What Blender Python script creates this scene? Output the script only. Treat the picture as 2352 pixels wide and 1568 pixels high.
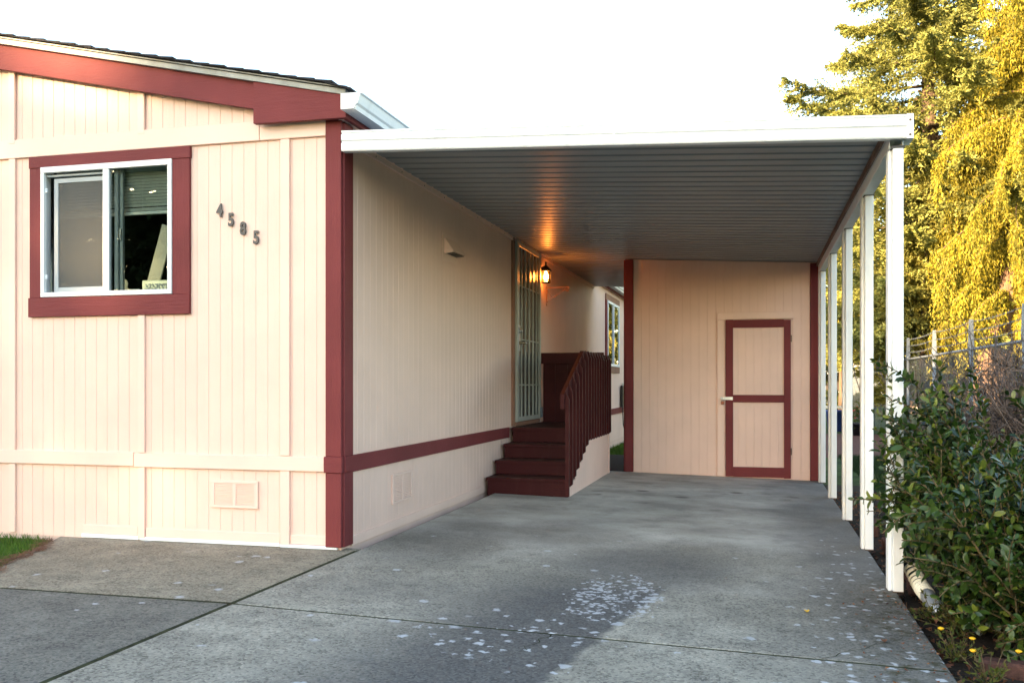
import bpy, bmesh, math, random
import numpy as np
from mathutils import Vector, Matrix, Euler
R = math.radians
random.seed(7); rng = np.random.default_rng(11)
for o in list(bpy.data.objects): bpy.data.objects.remove(o)
scene = bpy.context.scene
C = scene.collection

# ------------------------------------------------------------------ camera
cam_data = bpy.data.cameras.new('camera')
cam = bpy.data.objects.new('camera', cam_data); C.objects.link(cam)
cam.location = (0, 0, 1.2)
cam.rotation_euler = (R(90), 0, R(14.614))
cam_data.sensor_width = 36.0
cam_data.lens = 36.0 * 2140 / 2352
cam_data.shift_y = 96.0 / 2352
cam_data.clip_start = 0.05; cam_data.clip_end = 3000
cam_data.dof.use_dof = False
scene.camera = cam

# ------------------------------------------------------------------ sky, sun, exposure
SUN_AZ = 216.5      # clockwise from +Y: behind the camera and to its left
SUN_EL = 13.0
world = bpy.data.worlds.new('World'); scene.world = world; world.use_nodes = True
wn = world.node_tree; wn.nodes.clear()
sky = wn.nodes.new('ShaderNodeTexSky'); sky.sky_type = 'NISHITA'; sky.sun_disc = False
sky.sun_elevation = R(SUN_EL); sky.sun_rotation = R(SUN_AZ)
sky.air_density = 1.08; sky.dust_density = 1.0; sky.ozone_density = 0.6; sky.altitude = 0
bg = wn.nodes.new('ShaderNodeBackground'); bg.inputs['Strength'].default_value = 0.15
wo = wn.nodes.new('ShaderNodeOutputWorld')
wn.links.new(sky.outputs[0], bg.inputs[0]); wn.links.new(bg.outputs[0], wo.inputs[0])
sun_dir = Vector((math.sin(R(SUN_AZ)) * math.cos(R(SUN_EL)), math.cos(R(SUN_AZ)) * math.cos(R(SUN_EL)), math.sin(R(SUN_EL))))
sd = bpy.data.lights.new('sun', 'SUN'); sd.energy = 5.0; sd.angle = R(0.55); sd.color = (1.0, 0.70, 0.38)
so = bpy.data.objects.new('sun', sd); C.objects.link(so)
so.rotation_euler = (-sun_dir).to_track_quat('-Z', 'Y').to_euler(); so.location = (-20, -30, 20)
vs = scene.view_settings
vs.view_transform = 'Standard'; vs.look = 'None'; vs.gamma = 1.0; vs.use_curve_mapping = False
vs.exposure = 2.48
scene.render.engine = 'CYCLES'
scene.cycles.max_bounces = 10; scene.cycles.diffuse_bounces = 5; scene.cycles.transparent_max_bounces = 16
scene.cycles.sample_clamp_indirect = 6.0; scene.cycles.caustics_reflective = False; scene.cycles.caustics_refractive = False

# ------------------------------------------------------------------ materials
def mat(name, rough=0.6, spec=0.4, metal=0.0):
    m = bpy.data.materials.new(name); m.use_nodes = True
    nt = m.node_tree; b = nt.nodes['Principled BSDF']
    b.inputs['Roughness'].default_value = rough; b.inputs['Metallic'].default_value = metal
    b.inputs['Specular IOR Level'].default_value = spec
    return m, nt, b
def nd(nt, t, **kw):
    n = nt.nodes.new(t)
    for k, v in kw.items():
        if k in n.inputs.keys(): n.inputs[k].default_value = v
        else: setattr(n, k, v)
    return n
def lk(nt, a, b): nt.links.new(a, b)
def pos(nt, scale=(1, 1, 1)):
    g = nt.nodes.new('ShaderNodeNewGeometry')
    mp = nt.nodes.new('ShaderNodeMapping'); mp.inputs['Scale'].default_value = scale
    lk(nt, g.outputs['Position'], mp.inputs['Vector']); return mp.outputs[0]
def noise(nt, vec, scale, detail=3, rough=0.55):
    n = nd(nt, 'ShaderNodeTexNoise', Scale=scale, Detail=detail, Roughness=rough)
    lk(nt, vec, n.inputs['Vector']); return n.outputs['Fac']
def ramp(nt, fac, stops, interp='LINEAR'):
    r = nt.nodes.new('ShaderNodeValToRGB'); r.color_ramp.interpolation = interp
    e = r.color_ramp.elements
    while len(e) < len(stops): e.new(0.5)
    for el, (p, c) in zip(e, stops):
        el.position = p; el.color = (c, c, c, 1) if isinstance(c, (int, float)) else (*c, 1)
    lk(nt, fac, r.inputs[0]); return r.outputs[0]
def mixc(nt, fac, a, b, mode='MIX'):
    n = nt.nodes.new('ShaderNodeMix'); n.data_type = 'RGBA'; n.blend_type = mode
    for s, v in ((n.inputs[0], fac), (n.inputs[6], a), (n.inputs[7], b)):
        if isinstance(v, (int, float)): s.default_value = v
        elif isinstance(v, tuple): s.default_value = (*v, 1)
        else: lk(nt, v, s)
    return n.outputs[2]
def mth(nt, op, a, b=0.0, c=None):
    n = nt.nodes.new('ShaderNodeMath'); n.operation = op
    for i, v in enumerate((a, b, c)):
        if v is None: continue
        if isinstance(v, (int, float)): n.inputs[i].default_value = v
        else: lk(nt, v, n.inputs[i])
    return n.outputs[0]
def bump(nt, b, h, strength=0.3, dist=0.01):
    n = nd(nt, 'ShaderNodeBump', Strength=strength, Distance=dist)
    lk(nt, h, n.inputs['Height']); lk(nt, n.outputs[0], b.inputs['Normal'])

def paint(name, col, rough=0.55, stretch=(60, 60, 3), bstr=0.35, var=0.10, spec=0.35, dirt=0.0, dirtcol=(0.12, 0.09, 0.06)):
    m, nt, b = mat(name, rough, spec)
    v = pos(nt, stretch); n1 = noise(nt, v, 1.0, 4, 0.6)
    p = pos(nt); n2 = noise(nt, p, 1.7, 3)
    lo = tuple(c * (1 - var) for c in col); hi = tuple(min(1, c * (1 + var * 0.6)) for c in col)
    c = mixc(nt, ramp(nt, n2, [(0.3, 0.0), (0.7, 1.0)]), lo, hi)
    if dirt > 0:
        n3 = noise(nt, pos(nt, (3, 3, 0.5)), 2.5, 5, 0.7)
        c = mixc(nt, mth(nt, 'MULTIPLY', ramp(nt, n3, [(0.52, 0.0), (0.75, 1.0)]), dirt), c, dirtcol)
    lk(nt, c, b.inputs['Base Color'])
    n4 = noise(nt, pos(nt, (170, 170, 60)), 1.0, 2)
    bump(nt, b, mth(nt, 'ADD', n1, mth(nt, 'MULTIPLY', n4, 0.5)), bstr, 0.004)
    return m
def plain(name, col, rough=0.5, spec=0.4, metal=0.0, var=0.15, scale=4.0, bstr=0.0, bscale=40):
    m, nt, b = mat(name, rough, spec, metal)
    n = noise(nt, pos(nt), scale, 4)
    lk(nt, mixc(nt, ramp(nt, n, [(0.3, 0.0), (0.7, 1.0)]), tuple(c * (1 - var) for c in col), tuple(min(1, c * (1 + var)) for c in col)), b.inputs['Base Color'])
    if bstr: bump(nt, b, noise(nt, pos(nt), bscale, 4), bstr, 0.01)
    return m

M = {}
M['peach'] = paint('peach_paint', (0.815, 0.575, 0.478), 0.55, (70, 70, 2.5), 0.45, 0.06, dirt=0.10, dirtcol=(0.50, 0.37, 0.29))
M['peach_trim'] = paint('peach_trim_paint', (0.82, 0.590, 0.495), 0.5, (30, 30, 6), 0.3, 0.05)
M['groove'] = paint('groove_paint', (0.78, 0.545, 0.45), 0.7, (40, 40, 3), 0.3, 0.1)
M['maroon'] = paint('maroon_paint', (0.178, 0.034, 0.036), 0.62, (6, 60, 60), 1.0, 0.16, 0.2)
M['maroon_v'] = paint('maroon_paint_vertical_grain', (0.178, 0.034, 0.036), 0.62, (60, 60, 4), 1.0, 0.16, 0.2)
M['maroon_deck_shade'] = paint('maroon_deck_shade_paint', (0.060, 0.011, 0.012), 0.5, (6, 60, 60), 0.6, 0.18, 0.12, dirt=0.15, dirtcol=(0.13, 0.06, 0.05))  # maroon taken darker for the porch, carport shade put into the colour
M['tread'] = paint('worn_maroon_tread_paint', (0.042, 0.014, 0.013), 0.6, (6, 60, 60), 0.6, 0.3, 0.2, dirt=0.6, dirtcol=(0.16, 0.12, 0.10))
M['white_alu'] = paint('white_aluminium', (0.80, 0.82, 0.83), 0.4, (2, 20, 20), 0.08, 0.05, 0.5, dirt=0.25, dirtcol=(0.25, 0.24, 0.22))
M['white_post'] = paint('white_post_paint', (0.83, 0.85, 0.85), 0.45, (20, 20, 2), 0.15, 0.06, 0.4, dirt=0.25, dirtcol=(0.33, 0.27, 0.17))
M['white_vinyl'] = plain('white_vinyl', (0.82, 0.83, 0.83), 0.4, 0.4, 0, 0.04)
M['grey_drip'] = plain('grey_drip_edge_metal', (0.30, 0.31, 0.29), 0.5, 0.4, 0.0, 0.25, 9)
M['rusty'] = plain('brown_stained_metal', (0.13, 0.085, 0.06), 0.6, 0.3, 0, 0.4, 6)
M['door_steel'] = plain('sage_white_steel', (0.40, 0.40, 0.355), 0.4, 0.4, 0.0, 0.06)
M['inner_door'] = plain('grey_inner_door', (0.085, 0.088, 0.078), 0.25, 0.5, 0.0, 0.2, 2)
M['brass'] = plain('dull_brass', (0.25, 0.20, 0.12), 0.35, 0.5, 0.8, 0.2)
M['steel'] = plain('galvanised_steel', (0.48, 0.50, 0.52), 0.42, 0.5, 0.75, 0.2, 12)
M['fence_steel'] = plain('weathered_galvanised_steel', (0.15, 0.17, 0.195), 0.5, 0.4, 0.2, 0.2, 6)
M['black_metal'] = plain('black_lantern_metal', (0.02, 0.018, 0.016), 0.4, 0.5, 0.2, 0.2)
M['dark_grey'] = plain('dark_grey_digit_metal', (0.07, 0.072, 0.078), 0.35, 0.5, 0.3, 0.1)
M['red_lock'] = plain('rusty_lock_body', (0.30, 0.10, 0.05), 0.5, 0.4, 0.3, 0.3, 60)
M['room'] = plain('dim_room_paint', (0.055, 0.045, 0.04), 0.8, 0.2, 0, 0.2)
M['blind'] = plain('pale_blind_slats', (0.74, 0.78, 0.74), 0.5, 0.4, 0, 0.05)
M['board_wood'] = paint('pale_plank_wood', (0.66, 0.60, 0.46), 0.6, (50, 50, 5), 0.3, 0.15)
M['plate'] = plain('pale_green_number_plate', (0.60, 0.66, 0.60), 0.4, 0.5, 0.3, 0.1)
M['sash_grey'] = plain('grey_inner_sash', (0.38, 0.42, 0.44), 0.5, 0.4, 0, 0.06)
M['black_rubber'] = plain('black_plastic', (0.012, 0.013, 0.018), 0.45, 0.4, 0, 0.2)
M['cream_plastic'] = plain('cream_plastic', (0.72, 0.68, 0.55), 0.4, 0.45, 0, 0.08)
M['shingle'] = plain('charcoal_shingle', (0.028, 0.027, 0.03), 0.85, 0.2, 0, 0.5, 60, 0.6, 200)
M['brick'] = plain('red_brown_edging_brick', (0.075, 0.036, 0.028), 0.85, 0.2, 0, 0.4, 20, 0.6, 90)
M['soil'] = plain('dark_damp_soil', (0.030, 0.022, 0.016), 0.95, 0.2, 0, 0.5, 25, 0.8, 50)
M['mulch'] = plain('red_brown_mulch', (0.12, 0.055, 0.042), 0.95, 0.2, 0, 0.6, 30, 0.9, 60)
M['lawn'] = plain('lawn_green_ground', (0.045, 0.075, 0.022), 0.95, 0.15, 0, 0.5, 3, 0.8, 60)
M['grey_wall'] = paint('blue_grey_siding', (0.22, 0.25, 0.28), 0.6, (4, 4, 60), 0.3, 0.1)
M['white_roof'] = plain('white_metal_roof', (0.75, 0.77, 0.80), 0.45, 0.4, 0, 0.05)
M['brown_wall'] = paint('brown_weathered_boards', (0.15, 0.10, 0.08), 0.8, (4, 4, 40), 0.5, 0.3)
M['blue_bin'] = plain('blue_plastic', (0.03, 0.06, 0.25), 0.4, 0.4, 0, 0.1)
M['red_pot'] = plain('red_flower_petals', (0.45, 0.03, 0.03), 0.6, 0.3, 0, 0.3, 30)
M['yellow_petal'] = plain('yellow_petals', (0.80, 0.46, 0.02), 0.6, 0.3, 0, 0.15)
M['trim_wood'] = paint('bare_wood_trim', (0.30, 0.15, 0.10), 0.7, (60, 60, 4), 0.4, 0.2)
M['orange_bark'] = plain('orange_brown_cedar_bark', (0.26, 0.15, 0.09), 0.9, 0.2, 0, 0.4, 5, 0.9, 25)

def bark(name, col):
    m, nt, b = mat(name, 0.9, 0.2)
    n = noise(nt, pos(nt, (14, 14, 1.6)), 1.0, 5, 0.65)
    lk(nt, mixc(nt, ramp(nt, n, [(0.35, 0.0), (0.65, 1.0)]), tuple(c * 0.45 for c in col), col), b.inputs['Base Color'])
    bump(nt, b, n, 1.0, 0.06); return m
M['bark_cedar'] = bark('cedar_bark', (0.27, 0.17, 0.11))
M['bark_fir'] = bark('fir_bark', (0.20, 0.14, 0.10))
M['twig'] = plain('grey_brown_twigs', (0.13, 0.10, 0.085), 0.9, 0.2, 0, 0.4, 30)
M['stem'] = plain('olive_brown_stems', (0.10, 0.075, 0.035), 0.7, 0.3, 0, 0.3, 20)

def foliage(name, cols, rough=0.6, trans=0.3, spec=0.25):
    m, nt, b = mat(name, rough, spec)
    g = nt.nodes.new('ShaderNodeNewGeometry')
    st = [(i / max(1, len(cols) - 1), c) for i, c in enumerate(cols)]
    c = ramp(nt, g.outputs['Random Per Island'], st)
    n = noise(nt, pos(nt), 0.9, 2)
    c = mixc(nt, 1.0, c, ramp(nt, n, [(0.3, 0.55), (0.7, 1.2)]), 'MULTIPLY')
    lk(nt, c, b.inputs['Base Color'])
    t = nt.nodes.new('ShaderNodeBsdfTranslucent'); lk(nt, c, t.inputs[0])
    mx = nd(nt, 'ShaderNodeMixShader'); mx.inputs[0].default_value = trans
    out = nt.nodes['Material Output']
    lk(nt, b.outputs[0], mx.inputs[1]); lk(nt, t.outputs[0], mx.inputs[2]); lk(nt, mx.outputs[0], out.inputs[0])
    return m
M['fir_leaf'] = foliage('fir_needles', [(0.14, 0.16, 0.042), (0.30, 0.31, 0.078), (0.42, 0.41, 0.12)], trans=0.2)
M['cedar_leaf'] = foliage('weeping_cedar_sprays', [(0.10, 0.105, 0.014), (0.28, 0.24, 0.022), (0.44, 0.355, 0.035)], trans=0.2)
M['spruce_leaf'] = foliage('golden_conifer_needles', [(0.13, 0.135, 0.03), (0.27, 0.25, 0.05), (0.38, 0.33, 0.07)], trans=0.2)
M['dark_leaf'] = foliage('dark_evergreen_leaves', [(0.02, 0.032, 0.012), (0.035, 0.05, 0.016), (0.05, 0.06, 0.02)])
M['hedge_leaf'] = foliage('hedge_leaves', [(0.05, 0.07, 0.015), (0.10, 0.11, 0.02)])
M['privet_leaf'] = foliage('glossy_privet_leaves', [(0.010, 0.025, 0.006), (0.016, 0.040, 0.008), (0.028, 0.060, 0.010), (0.055, 0.098, 0.015), (0.17, 0.20, 0.03)], 0.30, 0.15, 0.4)
M['weed_leaf'] = foliage('weed_leaves', [(0.05, 0.10, 0.03), (0.12, 0.13, 0.02), (0.10, 0.07, 0.04)], 0.6, 0.3)
M['grass_blade'] = foliage('grass_blades', [(0.05, 0.12, 0.015), (0.09, 0.19, 0.02), (0.13, 0.21, 0.03)], 0.5, 0.35)
M['grass_shade'] = foliage('shaded_lawn_blades', [(0.018, 0.042, 0.012), (0.032, 0.065, 0.016), (0.045, 0.075, 0.02)], 0.6, 0.3)  # darker copy of the grass blades: the lawn's shade put into the colour
M['needles'] = foliage('fallen_needles', [(0.10, 0.035, 0.02), (0.17, 0.07, 0.035), (0.20, 0.11, 0.06)], 0.8, 0.0)

def glass_mat(name, tint=(0.9, 0.95, 0.93), base_reflect=0.0):
    m = bpy.data.materials.new(name); m.use_nodes = True; nt = m.node_tree; nt.nodes.clear()
    out = nt.nodes.new('ShaderNodeOutputMaterial'); tr = nd(nt, 'ShaderNodeBsdfTransparent'); tr.inputs[0].default_value = (*tint, 1)
    gl = nd(nt, 'ShaderNodeBsdfGlossy'); gl.inputs['Roughness'].default_value = 0.005
    fr = nd(nt, 'ShaderNodeFresnel', IOR=1.5)
    mx = nd(nt, 'ShaderNodeMixShader')
    lk(nt, mth(nt, 'MINIMUM', mth(nt, 'ADD', mth(nt, 'MULTIPLY', fr.outputs[0], 1.9), base_reflect), 1.0), mx.inputs[0])
    lk(nt, tr.outputs[0], mx.inputs[1]); lk(nt, gl.outputs[0], mx.inputs[2]); lk(nt, mx.outputs[0], out.inputs[0]); return m
M['glass'] = glass_mat('window_glass')
M['lamp_glass'] = glass_mat('lantern_glass', (1.0, 0.9, 0.75))
def screen_mat():
    m = bpy.data.materials.new('insect_screen'); m.use_nodes = True; nt = m.node_tree; nt.nodes.clear()
    out = nt.nodes.new('ShaderNodeOutputMaterial'); tr = nd(nt, 'ShaderNodeBsdfTransparent'); df = nd(nt, 'ShaderNodeBsdfDiffuse'); df.inputs[0].default_value = (0.16, 0.16, 0.15, 1)
    mx = nd(nt, 'ShaderNodeMixShader'); mx.inputs[0].default_value = 0.5
    lk(nt, tr.outputs[0], mx.inputs[1]); lk(nt, df.outputs[0], mx.inputs[2]); lk(nt, mx.outputs[0], out.inputs[0]); return m
M['screen'] = screen_mat()
def bulb_mat():
    m, nt, b = mat('lit_bulb', 0.5); b.inputs['Emission Color'].default_value = (1.0, 0.30, 0.045, 1); b.inputs['Emission Strength'].default_value = 62.0; return m
M['bulb'] = bulb_mat()

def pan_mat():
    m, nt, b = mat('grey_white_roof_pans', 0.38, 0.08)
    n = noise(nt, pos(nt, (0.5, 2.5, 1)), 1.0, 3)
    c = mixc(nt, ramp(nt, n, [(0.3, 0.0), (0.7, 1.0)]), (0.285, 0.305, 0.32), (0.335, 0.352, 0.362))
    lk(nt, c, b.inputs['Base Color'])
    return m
M['pan'] = pan_mat()

def concrete(name, tint=(1, 1, 1), stain=True):
    m, nt, b = mat(name, 0.85, 0.2)
    P = pos(nt)
    sx = nt.nodes.new('ShaderNodeSeparateXYZ'); lk(nt, P, sx.inputs[0]); X, Y = sx.outputs[0], sx.outputs[1]
    big = noise(nt, P, 0.8, 5, 0.6); mid = noise(nt, P, 4.0, 6, 0.7); streak = noise(nt, pos(nt, (0.8, 1.1, 1)), 1.1, 6, 0.62)
    vo = nd(nt, 'ShaderNodeTexVoronoi', Scale=88.0); lk(nt, P, vo.inputs['Vector'])
    peb = nt.nodes.new('ShaderNodeSeparateColor'); lk(nt, vo.outputs['Color'], peb.inputs[0])
    agg = ramp(nt, peb.outputs[0], [(0.0, 0.35), (0.16, 0.50), (0.30, 0.92), (0.75, 1.08), (0.92, 1.25), (1.0, 1.5)])
    fine = noise(nt, P, 230.0, 2, 0.6)
    tone = mixc(nt, ramp(nt, big, [(0.32, 0.0), (0.68, 1.0)]), (0.240, 0.222, 0.176), (0.380, 0.355, 0.288))
    tone = mixc(nt, ramp(nt, mid, [(0.40, 0.0), (0.70, 1.0)]), tone, (0.160, 0.150, 0.124))
    deep = ramp(nt, mth(nt, 'ADD', mth(nt, 'MULTIPLY', mth(nt, 'SUBTRACT', Y, 5.8), 0.34), mth(nt, 'MULTIPLY', mth(nt, 'SUBTRACT', big, 0.5), 1.6)), [(0.0, 0.0), (0.75, 1.0)])  # paler further in: the slab's sheen under the carport is put into the colour
    tr = mixc(nt, ramp(nt, streak, [(0.35, 0.0), (0.68, 1.0)]), (0.275, 0.262, 0.225), (0.60, 0.582, 0.52))
    tr = mixc(nt, ramp(nt, mid, [(0.5, 0.0), (0.78, 0.7)]), tr, (0.19, 0.185, 0.165))
    tone = mixc(nt, mth(nt, 'MULTIPLY', deep, 0.85), tone, tr)
    aggf = mixc(nt, mth(nt, 'MULTIPLY', mth(nt, 'SUBTRACT', 1.0, mth(nt, 'MULTIPLY', deep, 0.8)), ramp(nt, mid, [(0.3, 0.55), (0.65, 1.0)])), (1.0, 1.0, 1.0), agg)
    c = mixc(nt, 1.0, tone, aggf, 'MULTIPLY')
    c = mixc(nt, 0.13, c, mixc(nt, ramp(nt, fine, [(0.3, 0.0), (0.7, 1.0)]), (0.05, 0.046, 0.04), (0.50, 0.48, 0.42)))
    c = mixc(nt, 1.0, c, tint, 'MULTIPLY')
    def sm(v, a0, a1):
        n = nt.nodes.new('ShaderNodeMapRange'); n.interpolation_type = 'SMOOTHSTEP'; n.inputs['From Min'].default_value = a0; n.inputs['From Max'].default_value = a1
        lk(nt, v, n.inputs['Value']); return n.outputs[0]
    def blob(cx, cy, rx, ry, e0=0.55, e1=1.25, wob=0.9):
        dx = mth(nt, 'DIVIDE', mth(nt, 'SUBTRACT', X, cx), rx); dy = mth(nt, 'DIVIDE', mth(nt, 'SUBTRACT', Y, cy), ry)
        d = mth(nt, 'SQRT', mth(nt, 'ADD', mth(nt, 'MULTIPLY', dx, dx), mth(nt, 'MULTIPLY', dy, dy)))
        d = mth(nt, 'ADD', d, mth(nt, 'MULTIPLY', mth(nt, 'SUBTRACT', mid, 0.5), wob * 2))
        return ramp(nt, mth(nt, 'MULTIPLY', d, 0.5), [(e0 / 2, 1.0), (e1 / 2, 0.0)])
    if stain:
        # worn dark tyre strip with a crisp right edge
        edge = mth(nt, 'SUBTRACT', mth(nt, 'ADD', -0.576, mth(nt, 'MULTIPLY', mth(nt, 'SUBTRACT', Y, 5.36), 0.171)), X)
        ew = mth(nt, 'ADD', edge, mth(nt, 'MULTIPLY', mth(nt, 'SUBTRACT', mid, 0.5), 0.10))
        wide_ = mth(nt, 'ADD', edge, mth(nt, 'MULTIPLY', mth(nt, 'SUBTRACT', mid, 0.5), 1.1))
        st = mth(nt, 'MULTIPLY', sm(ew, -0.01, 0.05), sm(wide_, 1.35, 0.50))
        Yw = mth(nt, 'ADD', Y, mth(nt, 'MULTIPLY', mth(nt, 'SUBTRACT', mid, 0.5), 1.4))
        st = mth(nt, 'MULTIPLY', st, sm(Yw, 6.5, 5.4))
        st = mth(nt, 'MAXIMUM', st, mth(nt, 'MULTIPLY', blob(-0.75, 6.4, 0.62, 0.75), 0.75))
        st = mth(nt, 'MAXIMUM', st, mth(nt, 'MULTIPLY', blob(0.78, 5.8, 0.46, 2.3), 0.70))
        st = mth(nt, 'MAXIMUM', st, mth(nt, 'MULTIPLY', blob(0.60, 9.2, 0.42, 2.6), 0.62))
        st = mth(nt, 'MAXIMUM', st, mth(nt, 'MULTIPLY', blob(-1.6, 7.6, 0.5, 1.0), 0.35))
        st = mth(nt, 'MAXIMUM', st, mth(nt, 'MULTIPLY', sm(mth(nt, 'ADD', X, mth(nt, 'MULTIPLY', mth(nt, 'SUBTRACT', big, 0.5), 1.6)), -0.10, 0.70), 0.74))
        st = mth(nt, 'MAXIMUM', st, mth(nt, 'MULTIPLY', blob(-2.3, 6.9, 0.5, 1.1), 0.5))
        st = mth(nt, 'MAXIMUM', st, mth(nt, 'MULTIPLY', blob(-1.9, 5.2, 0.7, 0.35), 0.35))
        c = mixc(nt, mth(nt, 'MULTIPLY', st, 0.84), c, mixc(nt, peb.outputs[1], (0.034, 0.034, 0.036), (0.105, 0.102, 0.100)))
        v3 = nd(nt, 'ShaderNodeTexVoronoi', Scale=2.6); lk(nt, P, v3.inputs['Vector'])
        oil = mth(nt, 'MULTIPLY', ramp(nt, mth(nt, 'ADD', v3.outputs['Distance'], mth(nt, 'MULTIPLY', mid, 0.5)), [(0.36, 1.0), (0.50, 0.0)]), blob(-0.75, 10.8, 1.1, 1.5))
        c = mixc(nt, mth(nt, 'MULTIPLY', oil, 0.7), c, (0.075, 0.055, 0.045))
    P2 = nd(nt, 'ShaderNodeTexNoise', Scale=26.0, Detail=4.0); lk(nt, P, P2.inputs['Vector'])
    warp = nt.nodes.new('ShaderNodeVectorMath'); warp.operation = 'MULTIPLY_ADD'; warp.inputs[1].default_value = (0.075, 0.075, 0.0)
    lk(nt, P2.outputs['Color'], warp.inputs[0]); lk(nt, P, warp.inputs[2])
    def spots(scale, dens, sz):
        v = nd(nt, 'ShaderNodeTexVoronoi', Scale=scale); lk(nt, warp.outputs[0], v.inputs['Vector'])
        s = nt.nodes.new('ShaderNodeSeparateColor'); lk(nt, v.outputs['Color'], s.inputs[0])
        pick = mth(nt, 'LESS_THAN', s.outputs[0], dens)
        rad = mth(nt, 'MULTIPLY', mth(nt, 'ADD', s.outputs[1], 0.35), sz)
        return mth(nt, 'MULTIPLY', pick, ramp(nt, mth(nt, 'DIVIDE', v.outputs['Distance'], rad), [(0.6, 1.0), (1.0, 0.0)]))
    wide = ramp(nt, big, [(0.35, 0.03), (0.7, 0.20)])
    lich = mth(nt, 'MULTIPLY', spots(9.0, mth(nt, 'MULTIPLY', wide, mth(nt, 'SUBTRACT', 1.0, deep)), 0.30), 0.75)
    if stain:
        cl = blob(-0.80, 5.45, 0.27, 0.58, 0.75, 1.15, 0.6); cl2 = blob(-1.15, 4.35, 0.55, 0.5, 0.75, 1.15, 0.7); ed = blob(0.60, 5.4, 0.36, 2.4, 0.7, 1.2, 0.7)
        lich = mth(nt, 'MAXIMUM', lich, spots(28.0, mth(nt, 'MULTIPLY', cl, 0.9), 0.52))
        lich = mth(nt, 'MAXIMUM', lich, spots(16.0, mth(nt, 'ADD', mth(nt, 'ADD', mth(nt, 'MULTIPLY', cl, 0.3), mth(nt, 'MULTIPLY', cl2, 0.40)), mth(nt, 'MULTIPLY', ed, 0.55)), 0.37))
    c = mixc(nt, mth(nt, 'MULTIPLY', lich, 0.85), c, mixc(nt, fine, (0.36, 0.37, 0.38), (0.58, 0.59, 0.60)))
    ms = mth(nt, 'MULTIPLY', blob(0.80, 4.9, 0.30, 1.6), ramp(nt, noise(nt, P, 14.0, 5, 0.7), [(0.5, 0.0), (0.62, 1.0)]))
    c = mixc(nt, mth(nt, 'MULTIPLY', ms, 0.8), c, (0.045, 0.042, 0.018))
    lk(nt, c, b.inputs['Base Color'])
    h = mth(nt, 'ADD', mth(nt, 'MULTIPLY', vo.outputs['Distance'], -0.6), mth(nt, 'MULTIPLY', fine, 0.5))
    bump(nt, b, h, 0.35, 0.004)
    return m
M['concrete'] = concrete('exposed_aggregate_concrete')
M['concrete_dark'] = concrete('dark_weathered_concrete', (0.56, 0.57, 0.59), False)
M['concrete_warm'] = concrete('brownish_concrete', (0.90, 0.85, 0.77), False)
M['joint'] = plain('mossy_joint', (0.030, 0.034, 0.016), 0.95, 0.1, 0, 0.6, 9, 0.5, 60)

# ------------------------------------------------------------------ object helpers
WL = {}            # world location of every object's origin (children are placed relative to it)
def link(o, parent=None, loc=(0, 0, 0)):
    C.objects.link(o); loc = Vector(loc)
    if parent is not None:
        o.parent = parent; o.location = loc - WL[parent.name]
    else: o.location = loc
    WL[o.name] = loc; return o
def tag(o, label=None, cat=None, group=None, kind=None):
    if label: o['label'] = label
    if cat: o['category'] = cat
    if group: o['group'] = group
    if kind: o['kind'] = kind
    return o
def thing(name, label, cat, loc, group=None):
    o = bpy.data.objects.new(name, None); o.empty_display_size = 0.2
    link(o, None, loc); return tag(o, label, cat, group)
def mesh_obj(name, verts, faces, m, parent=None, origin=None, smooth=False):
    """verts in world space; origin = object origin in world space"""
    og = Vector(origin) if origin is not None else (WL[parent.name] if parent else Vector((0, 0, 0)))
    me = bpy.data.meshes.new(name)
    V = np.asarray(verts, dtype=float) - np.array(og)
    me.from_pydata(V.tolist(), [], [list(f) for f in faces]); me.validate(); me.update()
    if m: me.materials.append(M[m])
    bm = bmesh.new(); bm.from_mesh(me); bmesh.ops.recalc_face_normals(bm, faces=bm.faces); bm.to_mesh(me); bm.free()
    if smooth:
        for p in me.polygons: p.use_smooth = True
    o = bpy.data.objects.new(name, me); return link(o, parent, og)
BOX = {}
def box_mesh(sx, sy, sz, m, bev):
    k = (round(sx, 4), round(sy, 4), round(sz, 4), m, bev)
    if k in BOX: return BOX[k]
    bm = bmesh.new(); bmesh.ops.create_cube(bm, size=1.0)
    for v in bm.verts: v.co = Vector((v.co.x * sx, v.co.y * sy, v.co.z * sz))
    if bev > 0: bmesh.ops.bevel(bm, geom=list(bm.edges), offset=min(bev, 0.3 * min(sx, sy, sz)), segments=1, affect='EDGES')
    me = bpy.data.meshes.new('block'); bm.to_mesh(me); bm.free(); me.materials.append(M[m]); BOX[k] = me; return me
def box(name, x0, x1, y0, y1, z0, z1, m, parent=None, bev=0.003, rot=None):
    me = box_mesh(abs(x1 - x0), abs(y1 - y0), abs(z1 - z0), m, bev)
    o = bpy.data.objects.new(name, me); link(o, parent, ((x0 + x1) / 2, (y0 + y1) / 2, (z0 + z1) / 2))
    if rot: o.rotation_euler = rot
    return o
def extrude(name, pts, axis, a, b, m, parent=None, smooth=False, shear=None):
    """extrude a closed polygon; axis 'x': pts are (y,z); 'y': (x,z); 'z': (x,y)"""
    def P(p, t):
        v = {'x': (t, p[0], p[1]), 'y': (p[0], t, p[1]), 'z': (p[0], p[1], t)}[axis]
        return shear(v) if shear else v
    n = len(pts); V = [P(p, a) for p in pts] + [P(p, b) for p in pts]
    F = [list(range(n)), list(range(2 * n - 1, n - 1, -1))] + [[i, (i + 1) % n, n + (i + 1) % n, n + i] for i in range(n)]
    return mesh_obj(name, V, F, m, parent, smooth=smooth)
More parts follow.
